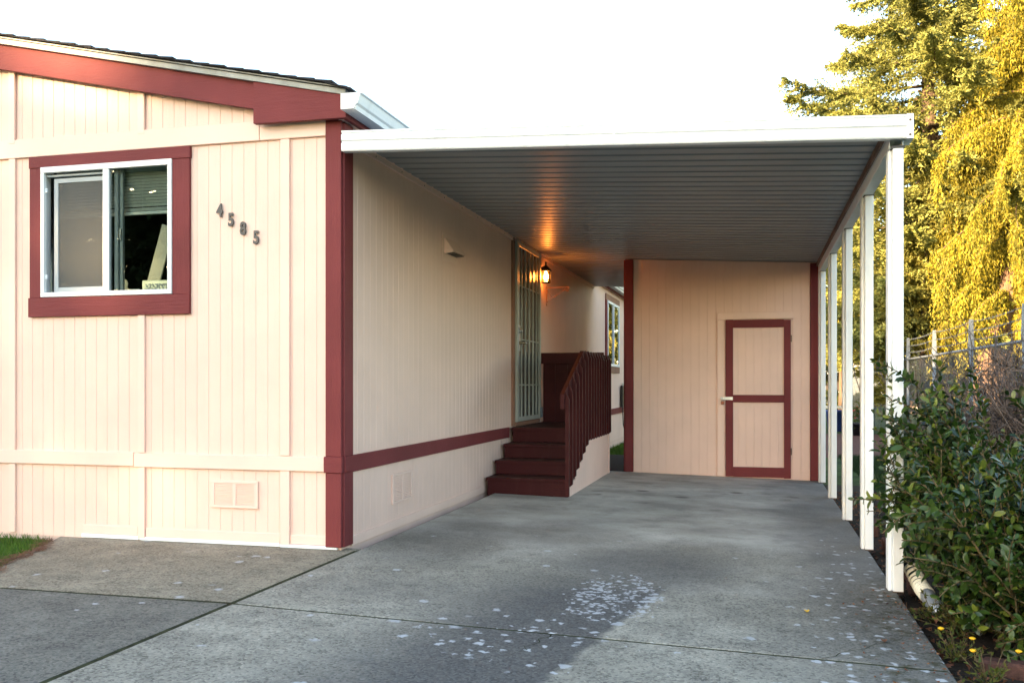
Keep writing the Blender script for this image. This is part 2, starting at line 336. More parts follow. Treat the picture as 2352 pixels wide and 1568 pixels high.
def sheet(path, t):
    """thin folded sheet cross-section of thickness t along a path of 2-D points"""
    out = []; n = len(path)
    for i in range(n):
        p = Vector(path[i]); d0 = (p - Vector(path[i - 1])) if i else (Vector(path[1]) - p); d1 = (Vector(path[i + 1]) - p) if i < n - 1 else d0
        d = (d0.normalized() + d1.normalized()); d = d.normalized() if d.length > 1e-6 else d0.normalized()
        out.append((p.x - d.y * t, p.y + d.x * t))
    return list(path) + out[::-1]
def tube(path, rad, seg=6, cap=True):
    """list of verts/faces of a tube along world points; rad number or list"""
    V = []; F = []; n = len(path); path = [Vector(p) for p in path]
    for i, p in enumerate(path):
        d = (path[min(i + 1, n - 1)] - path[max(i - 1, 0)]).normalized()
        u = d.cross(Vector((0, 0, 1))) if abs(d.z) < 0.95 else d.cross(Vector((1, 0, 0)))
        u.normalize(); w = d.cross(u); r = rad[i] if hasattr(rad, '__len__') else rad
        for k in range(seg):
            a = 2 * math.pi * k / seg; V.append(tuple(p + u * (r * math.cos(a)) + w * (r * math.sin(a))))
    for i in range(n - 1):
        for k in range(seg):
            F.append([i * seg + k, i * seg + (k + 1) % seg, (i + 1) * seg + (k + 1) % seg, (i + 1) * seg + k])
    if cap: F += [list(range(seg))[::-1], list(range((n - 1) * seg, n * seg))]
    return V, F
def tubes(name, specs, m, parent=None, smooth=True):
    V = []; F = []
    for path, rad, seg in specs:
        v, f = tube(path, rad, seg); k = len(V); V += v; F += [[i + k for i in q] for q in f]
    return mesh_obj(name, V, F, m, parent, smooth=smooth)
def lathe(name, c, prof, m, parent=None, seg=16, axis='z'):
    V = []; F = []
    for r, h in prof:
        for k in range(seg):
            a = 2 * math.pi * k / seg; p = (r * math.cos(a), r * math.sin(a), h)
            if axis == 'x': p = (h, p[0], p[1])
            if axis == 'y': p = (p[0], h, p[1])
            V.append((c[0] + p[0], c[1] + p[1], c[2] + p[2]))
    for i in range(len(prof) - 1):
        for k in range(seg): F.append([i * seg + k, i * seg + (k + 1) % seg, (i + 1) * seg + (k + 1) % seg, (i + 1) * seg + k])
    F += [list(range(seg))[::-1], list(range((len(prof) - 1) * seg, len(prof) * seg))]
    return mesh_obj(name, V, F, m, parent, smooth=True)
BRD = {}
def board(name, c0, c1, plane, out, z0, z1, m, parent, axis, thick=0.0075, ch=0.0045):
    """one vertical siding board with chamfered long edges; axis = 'x' (faces -Y/out<0) or 'y' (faces +X/out>0)"""
    w = c1 - c0; h = z1 - z0; k = (round(w, 4), round(h, 3), axis, out, m)
    if k not in BRD:
        prof = [(-w / 2, 0), (-w / 2, thick - ch * 0.7), (-w / 2 + ch, thick), (w / 2 - ch, thick), (w / 2, thick - ch * 0.7), (w / 2, 0)]
        V = []; F = []; n = 6
        for z in (-h / 2, h / 2):
            for a, t in prof: V.append((a, t * out, z) if axis == 'x' else (t * out, a, z))
        F = [list(range(n)), list(range(2 * n - 1, n - 1, -1))] + [[i, (i + 1) % n, n + (i + 1) % n, n + i] for i in range(n)]
        me = bpy.data.meshes.new('siding_board'); me.from_pydata(V, [], F)
        bm = bmesh.new(); bm.from_mesh(me); bmesh.ops.recalc_face_normals(bm, faces=bm.faces); bm.to_mesh(me); bm.free()
        me.materials.append(M[m]); BRD[k] = me
    o = bpy.data.objects.new(name, BRD[k]); cc = (c0 + c1) / 2
    loc = (cc, plane, (z0 + z1) / 2) if axis == 'x' else (plane, cc, (z0 + z1) / 2)
    return link(o, parent, loc)
def boards(parent, axis, a0, a1, pitch, plane, out, zlo, zhi, m='peach', holes=(), gap=0.0006):
    n = int(round((a1 - a0) / pitch)); p = (a1 - a0) / n
    for i in range(n):
        s, e = a0 + i * p + gap / 2, a0 + (i + 1) * p - gap / 2; mid = (s + e) / 2
        lo = zlo(mid) if callable(zlo) else zlo; hi = zhi(mid) if callable(zhi) else zhi
        segs = [(lo, hi)]
        for (h0, h1, b0, b1) in holes:
            if e > h0 and s < h1:
                ns = []
                for l, t in segs:
                    if b0 > l: ns.append((l, min(t, b0)))
                    if b1 < t: ns.append((max(l, b1), t))
                segs = ns
        for l, t in segs:
            if t - l > 0.02: board('siding_board', s, e, plane, out, l, t, m, parent, axis)
# ------------------------------------------------------------------ the setting
X0, Y0 = -2.888, 6.194            # house corner
def gz(x): return -0.025 * (x - X0) if x > X0 else 0.0
g = mesh_obj('ground', [(-900, -700, -0.19), (900, -700, -0.19), (900, 1500, -0.19), (-900, 1500, -0.19)], [[0, 1, 2, 3]], 'lawn'); tag(g, kind='structure')
g = mesh_obj('garden_bed', [(0.6, -4, -0.184), (1.95, -4, -0.184), (1.75, 13.4, -0.184), (0.6, 13.4, -0.184)], [[0, 1, 2, 3]], 'soil'); tag(g, kind='structure')
g = mesh_obj('mulch_bed', [(0.95, 18.2, -0.184), (3.55, 19.2, -0.184), (3.55, 27, -0.184), (0.95, 27, -0.184)], [[0, 1, 2, 3]], 'mulch'); tag(g, kind='structure')
g = mesh_obj('side_path', [(X0, 12.99, -0.12), (-1.7, 12.99, -0.12), (-1.7, 17.2, -0.12), (X0, 17.2, -0.12)], [[0, 1, 2, 3]], 'soil'); tag(g, kind='structure')
drv = bpy.data.objects.new('driveway', None); link(drv, None, (0, 4.5, 0)); tag(drv, 'weathered concrete driveway with joints', kind='structure')
def slab(name, x0, x1, y0, y1, parent, m='concrete', skew=0.0):
    e = 0.012; ys = [y0, y0 + e, y1 - e, y1]; xs = [x0, x0 + e, x1 - e, x1]
    V = []; F = []
    for j, y in enumerate(ys):
        for i, x in enumerate(xs):
            d = 0.004 if i in (0, 3) or j in (0, 3) else 0.0
            V.append((x + (skew * (y - y0) / (y1 - y0) if i < 2 else 0.0), y, gz(x) - d))
    for j in range(3):
        for i in range(3): F.append([j * 4 + i, j * 4 + i + 1, j * 4 + 5 + i, j * 4 + 4 + i])
    loop = [0, 1, 2, 3, 7, 11, 15, 14, 13, 12, 8, 4]; k = len(V)
    for q in loop: V.append((V[q][0], V[q][1], V[q][2] - 0.16))
    n = len(loop)
    for a in range(n): F.append([loop[a], loop[(a + 1) % n], k + (a + 1) % n, k + a])
    F.append([k + i for i in range(n)][::-1])
    return mesh_obj(name, V, F, m, parent)
JX, JY = -2.775, 4.55
slab('slab', JX + 0.006, 0.85, JY + 0.007, 12.98, drv)
slab('slab', JX + 0.006, 0.85, -4.0, JY - 0.007, drv)
slab('slab', -4.58, JX - 0.006, JY + 0.007, Y0 + 0.1, drv, 'concrete_warm', -0.75)
slab('slab', -7.5, JX - 0.006, -4.0, JY - 0.007, drv, 'concrete_dark')
jm = mesh_obj('joint_filler', [(-7.5, JY - 0.02, -0.003), (JX - 0.0075, JY - 0.02, -0.003), (JX - 0.0075, JY + 0.02, -0.003), (-7.5, JY + 0.02, -0.003)], [[0, 1, 2, 3]], 'joint', drv)
mesh_obj('joint_filler', [(JX, JY - 0.02, gz(JX) - 0.003), (0.84, JY - 0.02, gz(0.84) - 0.003), (0.84, JY + 0.02, gz(0.84) - 0.003), (JX, JY + 0.02, gz(JX) - 0.003)], [[0, 1, 2, 3]], 'joint', drv)
mesh_obj('joint_filler', [(JX - 0.02, -4, -0.0035), (JX + 0.02, -4, -0.0035), (JX + 0.02, 6.2, -0.0035), (JX - 0.02, 6.2, -0.0035)], [[0, 1, 2, 3]], 'joint', drv)
def crack(pts, w):
    V = []; F = []
    for i, (cx_, cy_) in enumerate(pts):
        ww = w * (1.0 - 0.8 * i / (len(pts) - 1)); V += [(cx_ - ww, cy_, gz(cx_ - ww) + 0.0012), (cx_ + ww, cy_, gz(cx_ + ww) + 0.0012)]
        if i: F.append([2 * i - 2, 2 * i - 1, 2 * i + 1, 2 * i])
    mesh_obj('crack', V, F, 'joint', drv)
crack([(-0.98 + 0.02 * math.sin(i * 2.3) - 0.012 * i, 4.535 - 0.05 * i) for i in range(9)], 0.004)
crack([(0.30 + 0.018 * math.sin(i * 1.9) + 0.05 * i, 4.56 + 0.06 * i) for i in range(11)], 0.003)
lawn = mesh_obj('front_lawn', [(-16, 4.565, -0.035), (-4.6, 4.565, -0.035), (-5.34, 6.3, -0.035), (-16, 6.3, -0.035)], [[0, 1, 2, 3]], 'lawn'); tag(lawn, kind='structure')

def blades(name, n, fx, fy, fz, h, w, m, label, cat, lean=0.5, shift=None):
    x = fx(n); y = fy(n); z = fz(x, y); a = rng.uniform(0, 2 * np.pi, n); hh = h * rng.uniform(0.5, 1.3, n)
    la = rng.uniform(0, 2 * np.pi, n); ll = hh * rng.uniform(0.1, lean, n)
    x = x + (shift(y) if shift else 0.0); V = np.empty((n, 4, 3)); c = np.stack([x, y, z], 1)
    sx = np.stack([np.cos(a) * w, np.sin(a) * w, np.zeros(n)], 1)
    tip = np.stack([np.cos(la) * ll, np.sin(la) * ll, hh], 1)
    V[:, 0] = c - sx; V[:, 1] = c + sx; V[:, 2] = c + tip * 0.6 + sx * 0.6; V[:, 3] = c + tip
    return leaf_mesh(name, V, m, label, cat)
def leaf_mesh(name, V, m, label=None, cat=None, parent=None, kind=None):
    n, k = V.shape[0], V.shape[1]
    og = np.array(WL[parent.name]) if parent else np.zeros(3)
    me = bpy.data.meshes.new(name)
    me.vertices.add(n * k); me.vertices.foreach_set('co', (V - og).astype(np.float32).ravel())
    me.loops.add(n * k); me.loops.foreach_set('vertex_index', np.arange(n * k, dtype=np.int32))
    me.polygons.add(n); me.polygons.foreach_set('loop_start', np.arange(0, n * k, k, dtype=np.int32))
    me.update(calc_edges=True); me.materials.append(M[m])
    o = bpy.data.objects.new(name, me); link(o, parent, og)
    return tag(o, label, cat, kind=kind)

gr = blades('grass', 9000, lambda n: rng.uniform(-6.6, -5.28, n) , lambda n: rng.uniform(4.62, 6.16, n), lambda x, y: np.full(len(x), -0.035), 0.05, 0.003, 'grass_blade', 'bright green grass beside the concrete at the front wall', 'grass', 0.9, lambda y: 0.43 * (6.2 - y) - 0.03 + 0.05 * np.sin(y * 9))
gr['kind'] = 'stuff'
gr = blades('grass', 42000, lambda n: 1.5 + 2.1 * rng.random(n), lambda n: 8.0 + 10.6 * rng.random(n) ** 1.3, lambda x, y: np.full(len(x), -0.19), 0.07, 0.005, 'grass_shade', 'shaded dark green lawn beyond the carport posts', 'grass', 0.9)
gr['kind'] = 'stuff'
gr = blades('grass', 9000, lambda n: rng.uniform(X0, -1.5, n), lambda n: rng.uniform(17.2, 22.0, n), lambda x, y: np.full(len(x), -0.19), 0.10, 0.006, 'grass_blade', 'green grass seen through the gap beside the shed', 'grass', 0.9)
gr['kind'] = 'stuff'
# fallen needles along the slab edge by the grass
n = 420; t = rng.random(n) ** 1.3; py = 4.75 + 1.3 * t; px = -4.66 - 0.43 * (py - 4.75) + rng.normal(0, 0.045, n) + 0.10 * np.sin(py * 7) * 0.4; a = rng.normal(1.3, 0.6, n); L = rng.uniform(0.02, 0.06, n)
V = np.empty((n, 4, 3)); c = np.stack([px, py, 0.004 + 0.008 * rng.random(n)], 1); d = np.stack([np.cos(a) * L, np.sin(a) * L, np.zeros(n)], 1); s = np.stack([-np.sin(a) * 0.003, np.cos(a) * 0.003, np.zeros(n)], 1)
V[:, 0] = c - d - s; V[:, 1] = c + d - s; V[:, 2] = c + d + s; V[:, 3] = c - d + s
o = leaf_mesh('fallen_needles', V, 'needles', 'reddish fallen needles along the slab edge by the grass', 'needles'); o['kind'] = 'stuff'

# ------------------------------------------------------------------ mobile home
home = thing('mobile_home', 'peach mobile home with maroon trim and grooved siding', 'house', (-6.4, 14.5, 0))
HB = 23.0; HL = -9.95
WX0, WX1, WZ0, WZ1 = -5.44, -4.262, 1.876, 2.896      # window opening
# front wall
fw = box('front_wall', HL, WX0 - 0.001, Y0, Y0 + 0.10, -0.15, 3.30, 'groove', home, 0)
for args in ((WX1 + 0.001, X0 - 0.001, -0.15, 3.30), (WX0, WX1, -0.15, WZ0), (WX0, WX1, WZ1, 3.30)):
    box('wall_core', args[0], args[1], Y0 + 0.0005, Y0 + 0.0995, args[2], args[3], 'groove', fw, 0)
extrude('gable_core', [(HL, 3.3), (X0, 3.3), (-6.4, 4.02)], 'y', Y0 + 0.001, Y0 + 0.09, 'groove', fw)
SL = 0.215
rk = lambda x: 3.197 + SL * (-3.523 - x)      # underside of rake board at the facade
FA = -6.13
boards(fw, 'x', FA, X0 - 0.09, 0.1, Y0, -1, 0.665, 2.985, holes=[(WX0 - 0.01, WX1 + 0.01, WZ0 - 0.03, WZ1 + 0.01)])
boards(fw, 'x', FA, X0 - 0.09, 0.1, Y0, -1, 3.13, lambda x: rk(x) + 0.12)
boards(fw, 'x', FA, X0 - 0.09, 0.1, Y0, -1, 0.0, 0.570)
yf = Y0 - 0.011
def fbox(name, x0, x1, z0, z1, m, parent, t=0.018, y=None, bev=0.003):
    yy = yf if y is None else y
    return box(name, x0, x1, yy - t, yy + 0.004, z0, z1, m, parent, bev)
fbox('frieze_board', FA, -3.53, 2.985, 3.130, 'peach_trim', fw, 0.020)
fbox('frieze_board', -3.526, X0 - 0.108, 2.985, 3.130, 'peach_trim', fw, 0.020)
fbox('belt_board', FA, -4.60, 0.567, 0.672, 'peach_trim', fw, 0.022)
fbox('belt_board', -4.596, X0 - 0.118, 0.562, 0.667, 'peach_trim', fw, 0.022)
for x, w in ((-5.72, 0.06), (-4.535, 0.06), (-3.325, 0.075)):
    fbox('batten', x - w / 2, x + w / 2, 0.672, 1.722 if x == -4.535 else 2.985, 'peach_trim', fw, 0.016)
    fbox('batten', x - w / 2, x + w / 2, 0.02, 0.562, 'peach_trim', fw, 0.016)
    if x < -4: fbox('batten', x - w / 2, x + w / 2, 3.10, rk(x) + 0.1, 'peach_trim', fw, 0.016, yf - 0.006)
fbox('kick_board', -5.06, -4.57, 0.035, 0.105, 'peach_trim', fw, 0.008)
fbox('kick_board', -4.50, -3.366, 0.030, 0.100, 'peach_trim', fw, 0.008)
fbox('kick_board', -3.284, X0 - 0.108, 0.028, 0.096, 'peach_trim', fw, 0.008)
fbox('skirt_flashing', -5.075, -4.56, 0.004, 0.034, 'white_alu', fw, 0.012)
fbox('skirt_flashing', -4.555, -3.37, 0.003, 0.030, 'white_alu', fw, 0.012)
fbox('skirt_flashing', -3.365, X0 - 0.02, 0.001, 0.026, 'white_alu', fw, 0.016)
# corner boards
cb = box('corner_board', X0 - 0.108, X0 + 0.016, yf - 0.026, yf + 0.004, 0.672, 3.12, 'maroon_v', home, 0.004)
box('corner_board', X0 - 0.108, X0 + 0.016, yf - 0.026, yf + 0.004, 0.02, 0.556, 'maroon_v', home, 0.004)
box('corner_block', X0 - 0.118, X0 + 0.024, yf - 0.036, yf + 0.004, 0.556, 0.672, 'maroon', home, 0.004)
box('corner_board', X0 + 0.0, X0 + 0.029, Y0 - 0.0065, Y0 + 0.145, 0.672, 3.08, 'maroon_v', home, 0.004)
box('corner_board', X0 + 0.0, X0 + 0.029, Y0 - 0.0065, Y0 + 0.145, 0.02, 0.556, 'maroon_v', home, 0.004)
box('corner_block', X0 + 0.001, X0 + 0.036, Y0 - 0.0065, Y0 + 0.148, 0.556, 0.672, 'maroon', home, 0.004)
# rake boards, roof edge
rb = extrude('rake_board', [(-6.6, rk(-6.6)), (-3.53, rk(-3.53)), (-3.53, rk(-3.53) + 0.21), (-6.6, rk(-6.6) + 0.225)], 'y', 6.10, 6.14, 'maroon', home)
extrude('rake_return', [(-3.526, 3.085), (-2.80, 3.078), (-2.80, 3.252), (-3.526, 3.408)], 'y', 6.075, 6.12, 'maroon', home)
box('rake_soffit', -6.6, -3.3, 6.14, Y0 - 0.002, 3.17, 3.18, 'peach_trim', home, 0) if False else None
rt = lambda x: 3.40 + SL * (-3.526 - x)
extrude('drip_edge', [(-6.6, rt(-6.6) - 0.012), (-2.795, rt(-2.795) - 0.008), (-2.795, rt(-2.795) + 0.034), (-6.6, rt(-6.6) + 0.030)], 'y', 6.060, 6.11, 'grey_drip', home)
extrude('drip_edge', [(-6.6, rt(-6.6) + 0.031), (-2.795, rt(-2.795) + 0.035), (-2.795, rt(-2.795) + 0.043), (-6.6, rt(-6.6) + 0.040)], 'y', 6.045, 6.11, 'grey_drip', home)
roof = extrude('roof', [(-2.78, rt(-2.78) + 0.03), (-6.4, rt(-6.4) + 0.03), (-10.02, rt(-2.78) + 0.03), (-10.02, rt(-2.78) + 0.052), (-6.4, rt(-6.4) + 0.052), (-2.78, rt(-2.78) + 0.052)], 'y', 6.05, HB + 0.2, 'shingle', home)
k = 0; x = -2.74
while x > -6.4:
    xa, xb = x, max(x - 0.17, -6.42); th = 0.012 + 0.006 * random.random(); dy = random.uniform(-0.012, 0.012)
    base = lambda q: rt(q) + 0.0525
    sag = 0.03 if k == 0 else 0.0
    extrude('shingle_course', [(xa + 0.005, base(xa) - sag), (xa + 0.005, base(xa) + th - sag), (xb - 0.03, base(xb) + 0.006), (xb - 0.03, base(xb))], 'y', 6.025 + dy, HB + 0.2, 'shingle', roof)
    x -= 0.142; k += 1
# eave fascia and gutter
box('eave_fascia', -2.835, -2.802, 6.12, HB, 3.075, 3.235, 'maroon', home, 0.003)
box('eave_soffit', X0, -2.835, 6.12, HB, 3.086, 3.096, 'peach_trim', home, 0)
gut = thing('gutter', 'white aluminium gutter under the shingle edge above the carport', 'gutter', (-2.73, 6.0, 3.1))
gp = [(-2.800, 3.222), (-2.800, 3.112), (-2.700, 3.112), (-2.690, 3.135), (-2.672, 3.150), (-2.662, 3.180), (-2.655, 3.208), (-2.640, 3.212), (-2.640, 3.222)]
extrude('trough', sheet(gp, 0.003), 'y', 6.0, HB, 'white_alu', gut)
extrude('end_cap', gp, 'y', 5.994, 6.0005, 'white_alu', gut)
extrude('bottom_lip', [(-2.712, 3.106), (-2.690, 3.106), (-2.683, 3.135), (-2.70, 3.113)], 'y', 6.002, HB, 'white_alu', gut)
# side wall
DY0, DY1, DZ0, DZ1 = 11.10, 12.42, 0.72, 2.975
sw = box('side_wall', X0 - 0.10, X0, Y0 + 0.101, HB, -0.15, 3.30, 'groove', home, 0)
box('back_wall', HL, X0 - 0.101, HB - 0.1, HB, -0.15, 3.3, 'groove', home, 0)
box('far_side_wall', HL, HL + 0.1, Y0 + 0.101, HB - 0.101, -0.15, 3.3, 'groove', home, 0)
FY0, FY1, FZ0, FZ1 = 18.50, 20.12, 1.545, 2.86
boards(sw, 'y', Y0 + 0.15, 21.6, 0.118, X0, 1, 0.66, 3.085, holes=[(DY0, DY1, DZ0 - 0.1, DZ1 + 0.2), (FY0, FY1, FZ0, FZ1)])
boards(sw, 'y', Y0 + 0.15, 21.6, 0.118, X0, 1, 0.0, 0.558)
box('belt_board', X0 + 0.001, X0 + 0.030, Y0 + 0.149, 10.85, 0.550, 0.672, 'maroon', sw, 0.003)
box('belt_board', X0 + 0.001, X0 + 0.030, 12.75, HB, 0.550, 0.672, 'maroon', sw, 0.003)
box('kick_board', X0 + 0.005, X0 + 0.019, Y0 + 0.149, 9.8, 0.005, 0.075, 'peach_trim', sw, 0.002)
# ---- front window
win = box('window', WX0, WX1, Y0 - 0.040, Y0 - 0.006, WZ1 - 0.045, WZ1, 'white_vinyl', home, 0.003); win.name = 'window'
fb = 0.036
box('frame_rail', WX0, WX1, Y0 - 0.040, Y0 - 0.006, WZ0, WZ0 + fb, 'white_vinyl', win, 0.003)
box('frame_jamb', WX0, WX0 + fb - 0.004, Y0 - 0.0395, Y0 - 0.006, WZ0 + fb, WZ1 - 0.045, 'white_vinyl', win, 0.003)
box('frame_jamb', WX1 - fb, WX1, Y0 - 0.0395, Y0 - 0.006, WZ0 + fb, WZ1 - 0.045, 'white_vinyl', win, 0.003)
MX = -4.843
box('meeting_stile', MX - 0.027, MX + 0.027, Y0 - 0.037, Y0 - 0.008, WZ0 + fb, WZ1 - 0.045, 'white_vinyl', win, 0.003)
for s, (a, b_) in enumerate(((WX0, WX0 + 0.006), (WX1 - 0.006, WX1))):
    box('reveal', a, b_, Y0 - 0.006, Y0 + 0.10, WZ0, WZ1, 'white_vinyl', win, 0)
box('reveal', WX0 + 0.006, WX1 - 0.006, Y0 - 0.006, Y0 + 0.10, WZ0, WZ0 + 0.006, 'white_vinyl', win, 0)
box('reveal', WX0 + 0.006, WX1 - 0.006, Y0 - 0.006, Y0 + 0.10, WZ1 - 0.006, WZ1, 'white_vinyl', win, 0)
ix0, ix1, iz0, iz1 = WX0 + 0.085, MX - 0.026, WZ0 + 0.04, WZ1 - 0.085
sash = box('sliding_sash', ix0, ix0 + 0.038, Y0 + 0.012, Y0 + 0.03, iz0, iz1, 'sash_grey', win, 0.002)
box('sash_rail', ix0 + 0.038, ix1, Y0 + 0.012, Y0 + 0.03, iz0, iz0 + 0.038, 'sash_grey', win, 0.002)
box('sash_rail', ix0 + 0.038, ix1, Y0 + 0.012, Y0 + 0.03, iz1 - 0.036, iz1, 'sash_grey', win, 0.002)
box('track', WX0 + 0.034, ix1, Y0 - 0.004, Y0 + 0.03, iz1 + 0.012, iz1 + 0.028, 'sash_grey', win, 0.002)
box('screen', ix0 + 0.03, ix1, Y0 + 0.019, Y0 + 0.0195, iz0 + 0.03, iz1 - 0.03, 'screen', win, 0)
box('pane', WX0 + 0.03, MX - 0.02, Y0 + 0.040, Y0 + 0.043, WZ0 + 0.03, WZ1 - 0.04, 'glass', win, 0)
box('pane', MX + 0.02, WX1 - 0.03, Y0 - 0.018, Y0 - 0.015, WZ0 + 0.03, WZ1 - 0.04, 'glass', win, 0)
box('inner_stile', MX + 0.027, MX + 0.060, Y0 + 0.03, Y0 + 0.06, WZ0 + 0.01, WZ1 - 0.02, 'sash_grey', win, 0.002)
box('inner_stile', MX + 0.062, MX + 0.088, Y0 + 0.05, Y0 + 0.075, WZ0 + 0.01, WZ1 - 0.02, 'sash_grey', win, 0.002)
box('latch', MX + 0.064, MX + 0.082, Y0 + 0.035, Y0 + 0.05, 2.31, 2.40, 'steel', win, 0.003)
for z in (2.70, 2.02): box('stop', WX0 + 0.03, WX0 + 0.045, Y0 - 0.02, Y0 - 0.004, z, z + 0.035, 'white_vinyl', win, 0.002)
# maroon casing
fbox('window_trim', -5.552, -4.105, 2.893, 2.983, 'maroon', home, 0.026)
fbox('window_trim', -5.548, WX0 - 0.002, 1.872, 2.893, 'maroon_v', home, 0.021)
fbox('window_trim', WX1 + 0.002, -4.112, 1.872, 2.893, 'maroon_v', home, 0.021)
fbox('window_trim', -5.558, -4.112, 1.722, 1.872, 'maroon', home, 0.026)
# room behind the window
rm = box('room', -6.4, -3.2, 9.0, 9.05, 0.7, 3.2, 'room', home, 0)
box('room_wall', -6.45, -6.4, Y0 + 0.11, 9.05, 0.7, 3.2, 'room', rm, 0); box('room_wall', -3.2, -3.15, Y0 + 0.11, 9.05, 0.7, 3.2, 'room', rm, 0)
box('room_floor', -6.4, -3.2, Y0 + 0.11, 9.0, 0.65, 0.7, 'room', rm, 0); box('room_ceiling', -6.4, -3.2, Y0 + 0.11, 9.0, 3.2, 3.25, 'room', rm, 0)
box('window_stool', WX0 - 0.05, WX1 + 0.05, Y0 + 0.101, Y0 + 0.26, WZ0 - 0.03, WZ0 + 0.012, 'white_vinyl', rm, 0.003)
bl = thing('window_blind', 'pale slatted blind drawn halfway up behind the front window', 'blind', (-4.85, Y0 + 0.13, 2.86))
box('headrail', WX0 + 0.03, WX1 - 0.02, Y0 + 0.105, Y0 + 0.145, 2.85, 2.885, 'blind', bl, 0.003)
for i in range(11):
    z = 2.835 - i * 0.0245
    o = box('slat', WX0 + 0.04, WX1 - 0.025, Y0 + 0.112, Y0 + 0.137, z - 0.0012, z + 0.0012, 'blind', bl, 0, (R(-38), 0, 0))
for i in range(4):
    z = 2.566 - i * 0.006; box('slat', WX0 + 0.04, WX1 - 0.025, Y0 + 0.112, Y0 + 0.137, z - 0.0012, z + 0.0012, 'blind', bl, 0)
box('bottom_rail', WX0 + 0.04, WX1 - 0.025, Y0 + 0.11, Y0 + 0.139, 2.515, 2.54, 'blind', bl, 0.003)
for x in (-5.1, -4.62, -4.36): box('cord', x, x + 0.002, Y0 + 0.108, Y0 + 0.110, 2.52, 2.85, 'blind', bl, 0)
pl = box('leaning_plank', -4.567, -4.457, Y0 + 0.165, Y0 + 0.18, 1.90, 2.44, 'board_wood', None, 0.002, (0, R(17), 0))
tag(pl, 'pale wooden plank leaning behind the right window pane', 'plank')
npl = thing('number_plate', 'pale green number plate seen from behind at the window sill', 'number plate', (-4.515, Y0 + 0.15, 1.889))
box('plate', -4.650, -4.385, Y0 + 0.147, Y0 + 0.149, 1.891, 2.005, 'plate', npl, 0.001)
for z in (1.893, 1.998): box('rim', -4.645, -4.390, Y0 + 0.1445, Y0 + 0.147, z, z + 0.005, 'plate', npl, 0.001)
def text_mesh(name, s, size, extrude_, m, parent, loc, rot=(R(90), 0, 0), mirror=False, bold=0.0, sx=1.0):
    cu = bpy.data.curves.new(name, 'FONT'); cu.body = s; cu.size = size; cu.extrude = extrude_; cu.offset = bold; cu.align_x = 'CENTER'; cu.align_y = 'CENTER'; cu.bevel_depth = 0.0
    t = bpy.data.objects.new(name + '_tmp', cu); C.objects.link(t)
    bpy.context.view_layer.update(); dg = bpy.context.evaluated_depsgraph_get()
    me = bpy.data.meshes.new_from_object(t.evaluated_get(dg)); bpy.data.objects.remove(t)
    me.materials.clear(); me.materials.append(M[m])
    me.transform(Euler(rot).to_matrix().to_4x4() @ Matrix.Diagonal((-sx if mirror else sx, 1, 1, 1)))
    if mirror: me.flip_normals()
    me.update(); o = bpy.data.objects.new(name, me); return link(o, parent, loc)
text_mesh('embossed_lettering', 'X225656', 0.085, 0.002, 'sash_grey', npl, (-4.515, Y0 + 0.1435, 1.943), mirror=True, sx=0.72, bold=0.002)
orn = thing('sill_ornament', 'small pale house-shaped ornament on the window sill', 'ornament', (-4.785, Y0 + 0.15, 1.889))
extrude('silhouette', [(-4.850, 1.93), (-4.860, 1.945), (-4.835, 1.95), (-4.840, 1.99), (-4.830, 2.01), (-4.810, 2.022), (-4.790, 2.01), (-4.780, 1.985), (-4.787, 1.95), (-4.765, 1.94), (-4.770, 1.925), (-4.715, 1.925), (-4.715, 1.89), (-4.855, 1.89)], 'y', Y0 + 0.145, Y0 + 0.151, 'plate', orn)
for i in range(5): box('upright', -4.760 + i * 0.018, -4.750 + i * 0.018, Y0 + 0.140, Y0 + 0.148, 1.891, 1.943, 'plate', orn, 0.001)
# ---- house numbers
for s, x, z, lab in (('4', -3.862, 2.482, 'dark metal digit four, highest of the slanting house numbers'), ('5', -3.768, 2.410, 'dark metal digit five next to the digit four'), ('8', -3.668, 2.340, 'dark metal digit eight between the two fives'), ('5', -3.560, 2.270, 'dark metal digit five, lowest of the house numbers')):
    o = text_mesh('house_number', s, 0.132, 0.006, 'dark_grey', None, (x, yf - 0.010, z), sx=0.72, bold=0.0045); tag(o, lab, 'house number', 'house numbers on the front wall')
# ---- foundation vents
def vent(name, c0, c1, z0, z1, front, label):
    if front: B = lambda n, a0, a1, d0, d1, b0, b1, m, p, bev=0.002, rot=None: box(n, a0, a1, yf - d1, yf - d0, b0, b1, m, p, bev, rot)
    else: B = lambda n, a0, a1, d0, d1, b0, b1, m, p, bev=0.002, rot=None: box(n, X0 + 0.011 + d0, X0 + 0.011 + d1, a0, a1, b0, b1, m, p, bev, rot)
    v = thing(name, label, 'vent', ((c0 + c1) / 2, yf, z0) if front else (X0 + 0.011, (c0 + c1) / 2, z0), 'foundation vents in the skirting')
    B('back_plate', c0 + 0.001, c1 - 0.001, -0.004, 0.004, z0 + 0.001, z1 - 0.001, 'peach_trim', v, 0)
    f = 0.030; mid = (c0 + c1) / 2
    B('frame', c0, c1, 0.0, 0.014, z1 - f * 0.7, z1, 'peach_trim', v); B('frame', c0, c1, 0.0, 0.014, z0, z0 + f * 0.7, 'peach_trim', v)
    for a in (c0, c1 - f): B('frame', a, a + f, 0.0, 0.0138, z0 + f * 0.7, z1 - f * 0.7, 'peach_trim', v)
    B('mullion', mid - 0.014, mid + 0.014, 0.0, 0.0138, z0 + f * 0.7, z1 - f * 0.7, 'peach_trim', v)
    nn = 13; hh = (z1 - z0 - 1.4 * f) / nn
    for i in range(nn):
        zc = z0 + f * 0.7 + (i + 0.5) * hh
        for a0, a1 in ((c0 + f, mid - 0.014), (mid + 0.014, c1 - f)):
            B('louvre', a0, a1, 0.003, 0.011, zc - hh * 0.36, zc + hh * 0.30, 'peach_trim', v, 0.001)
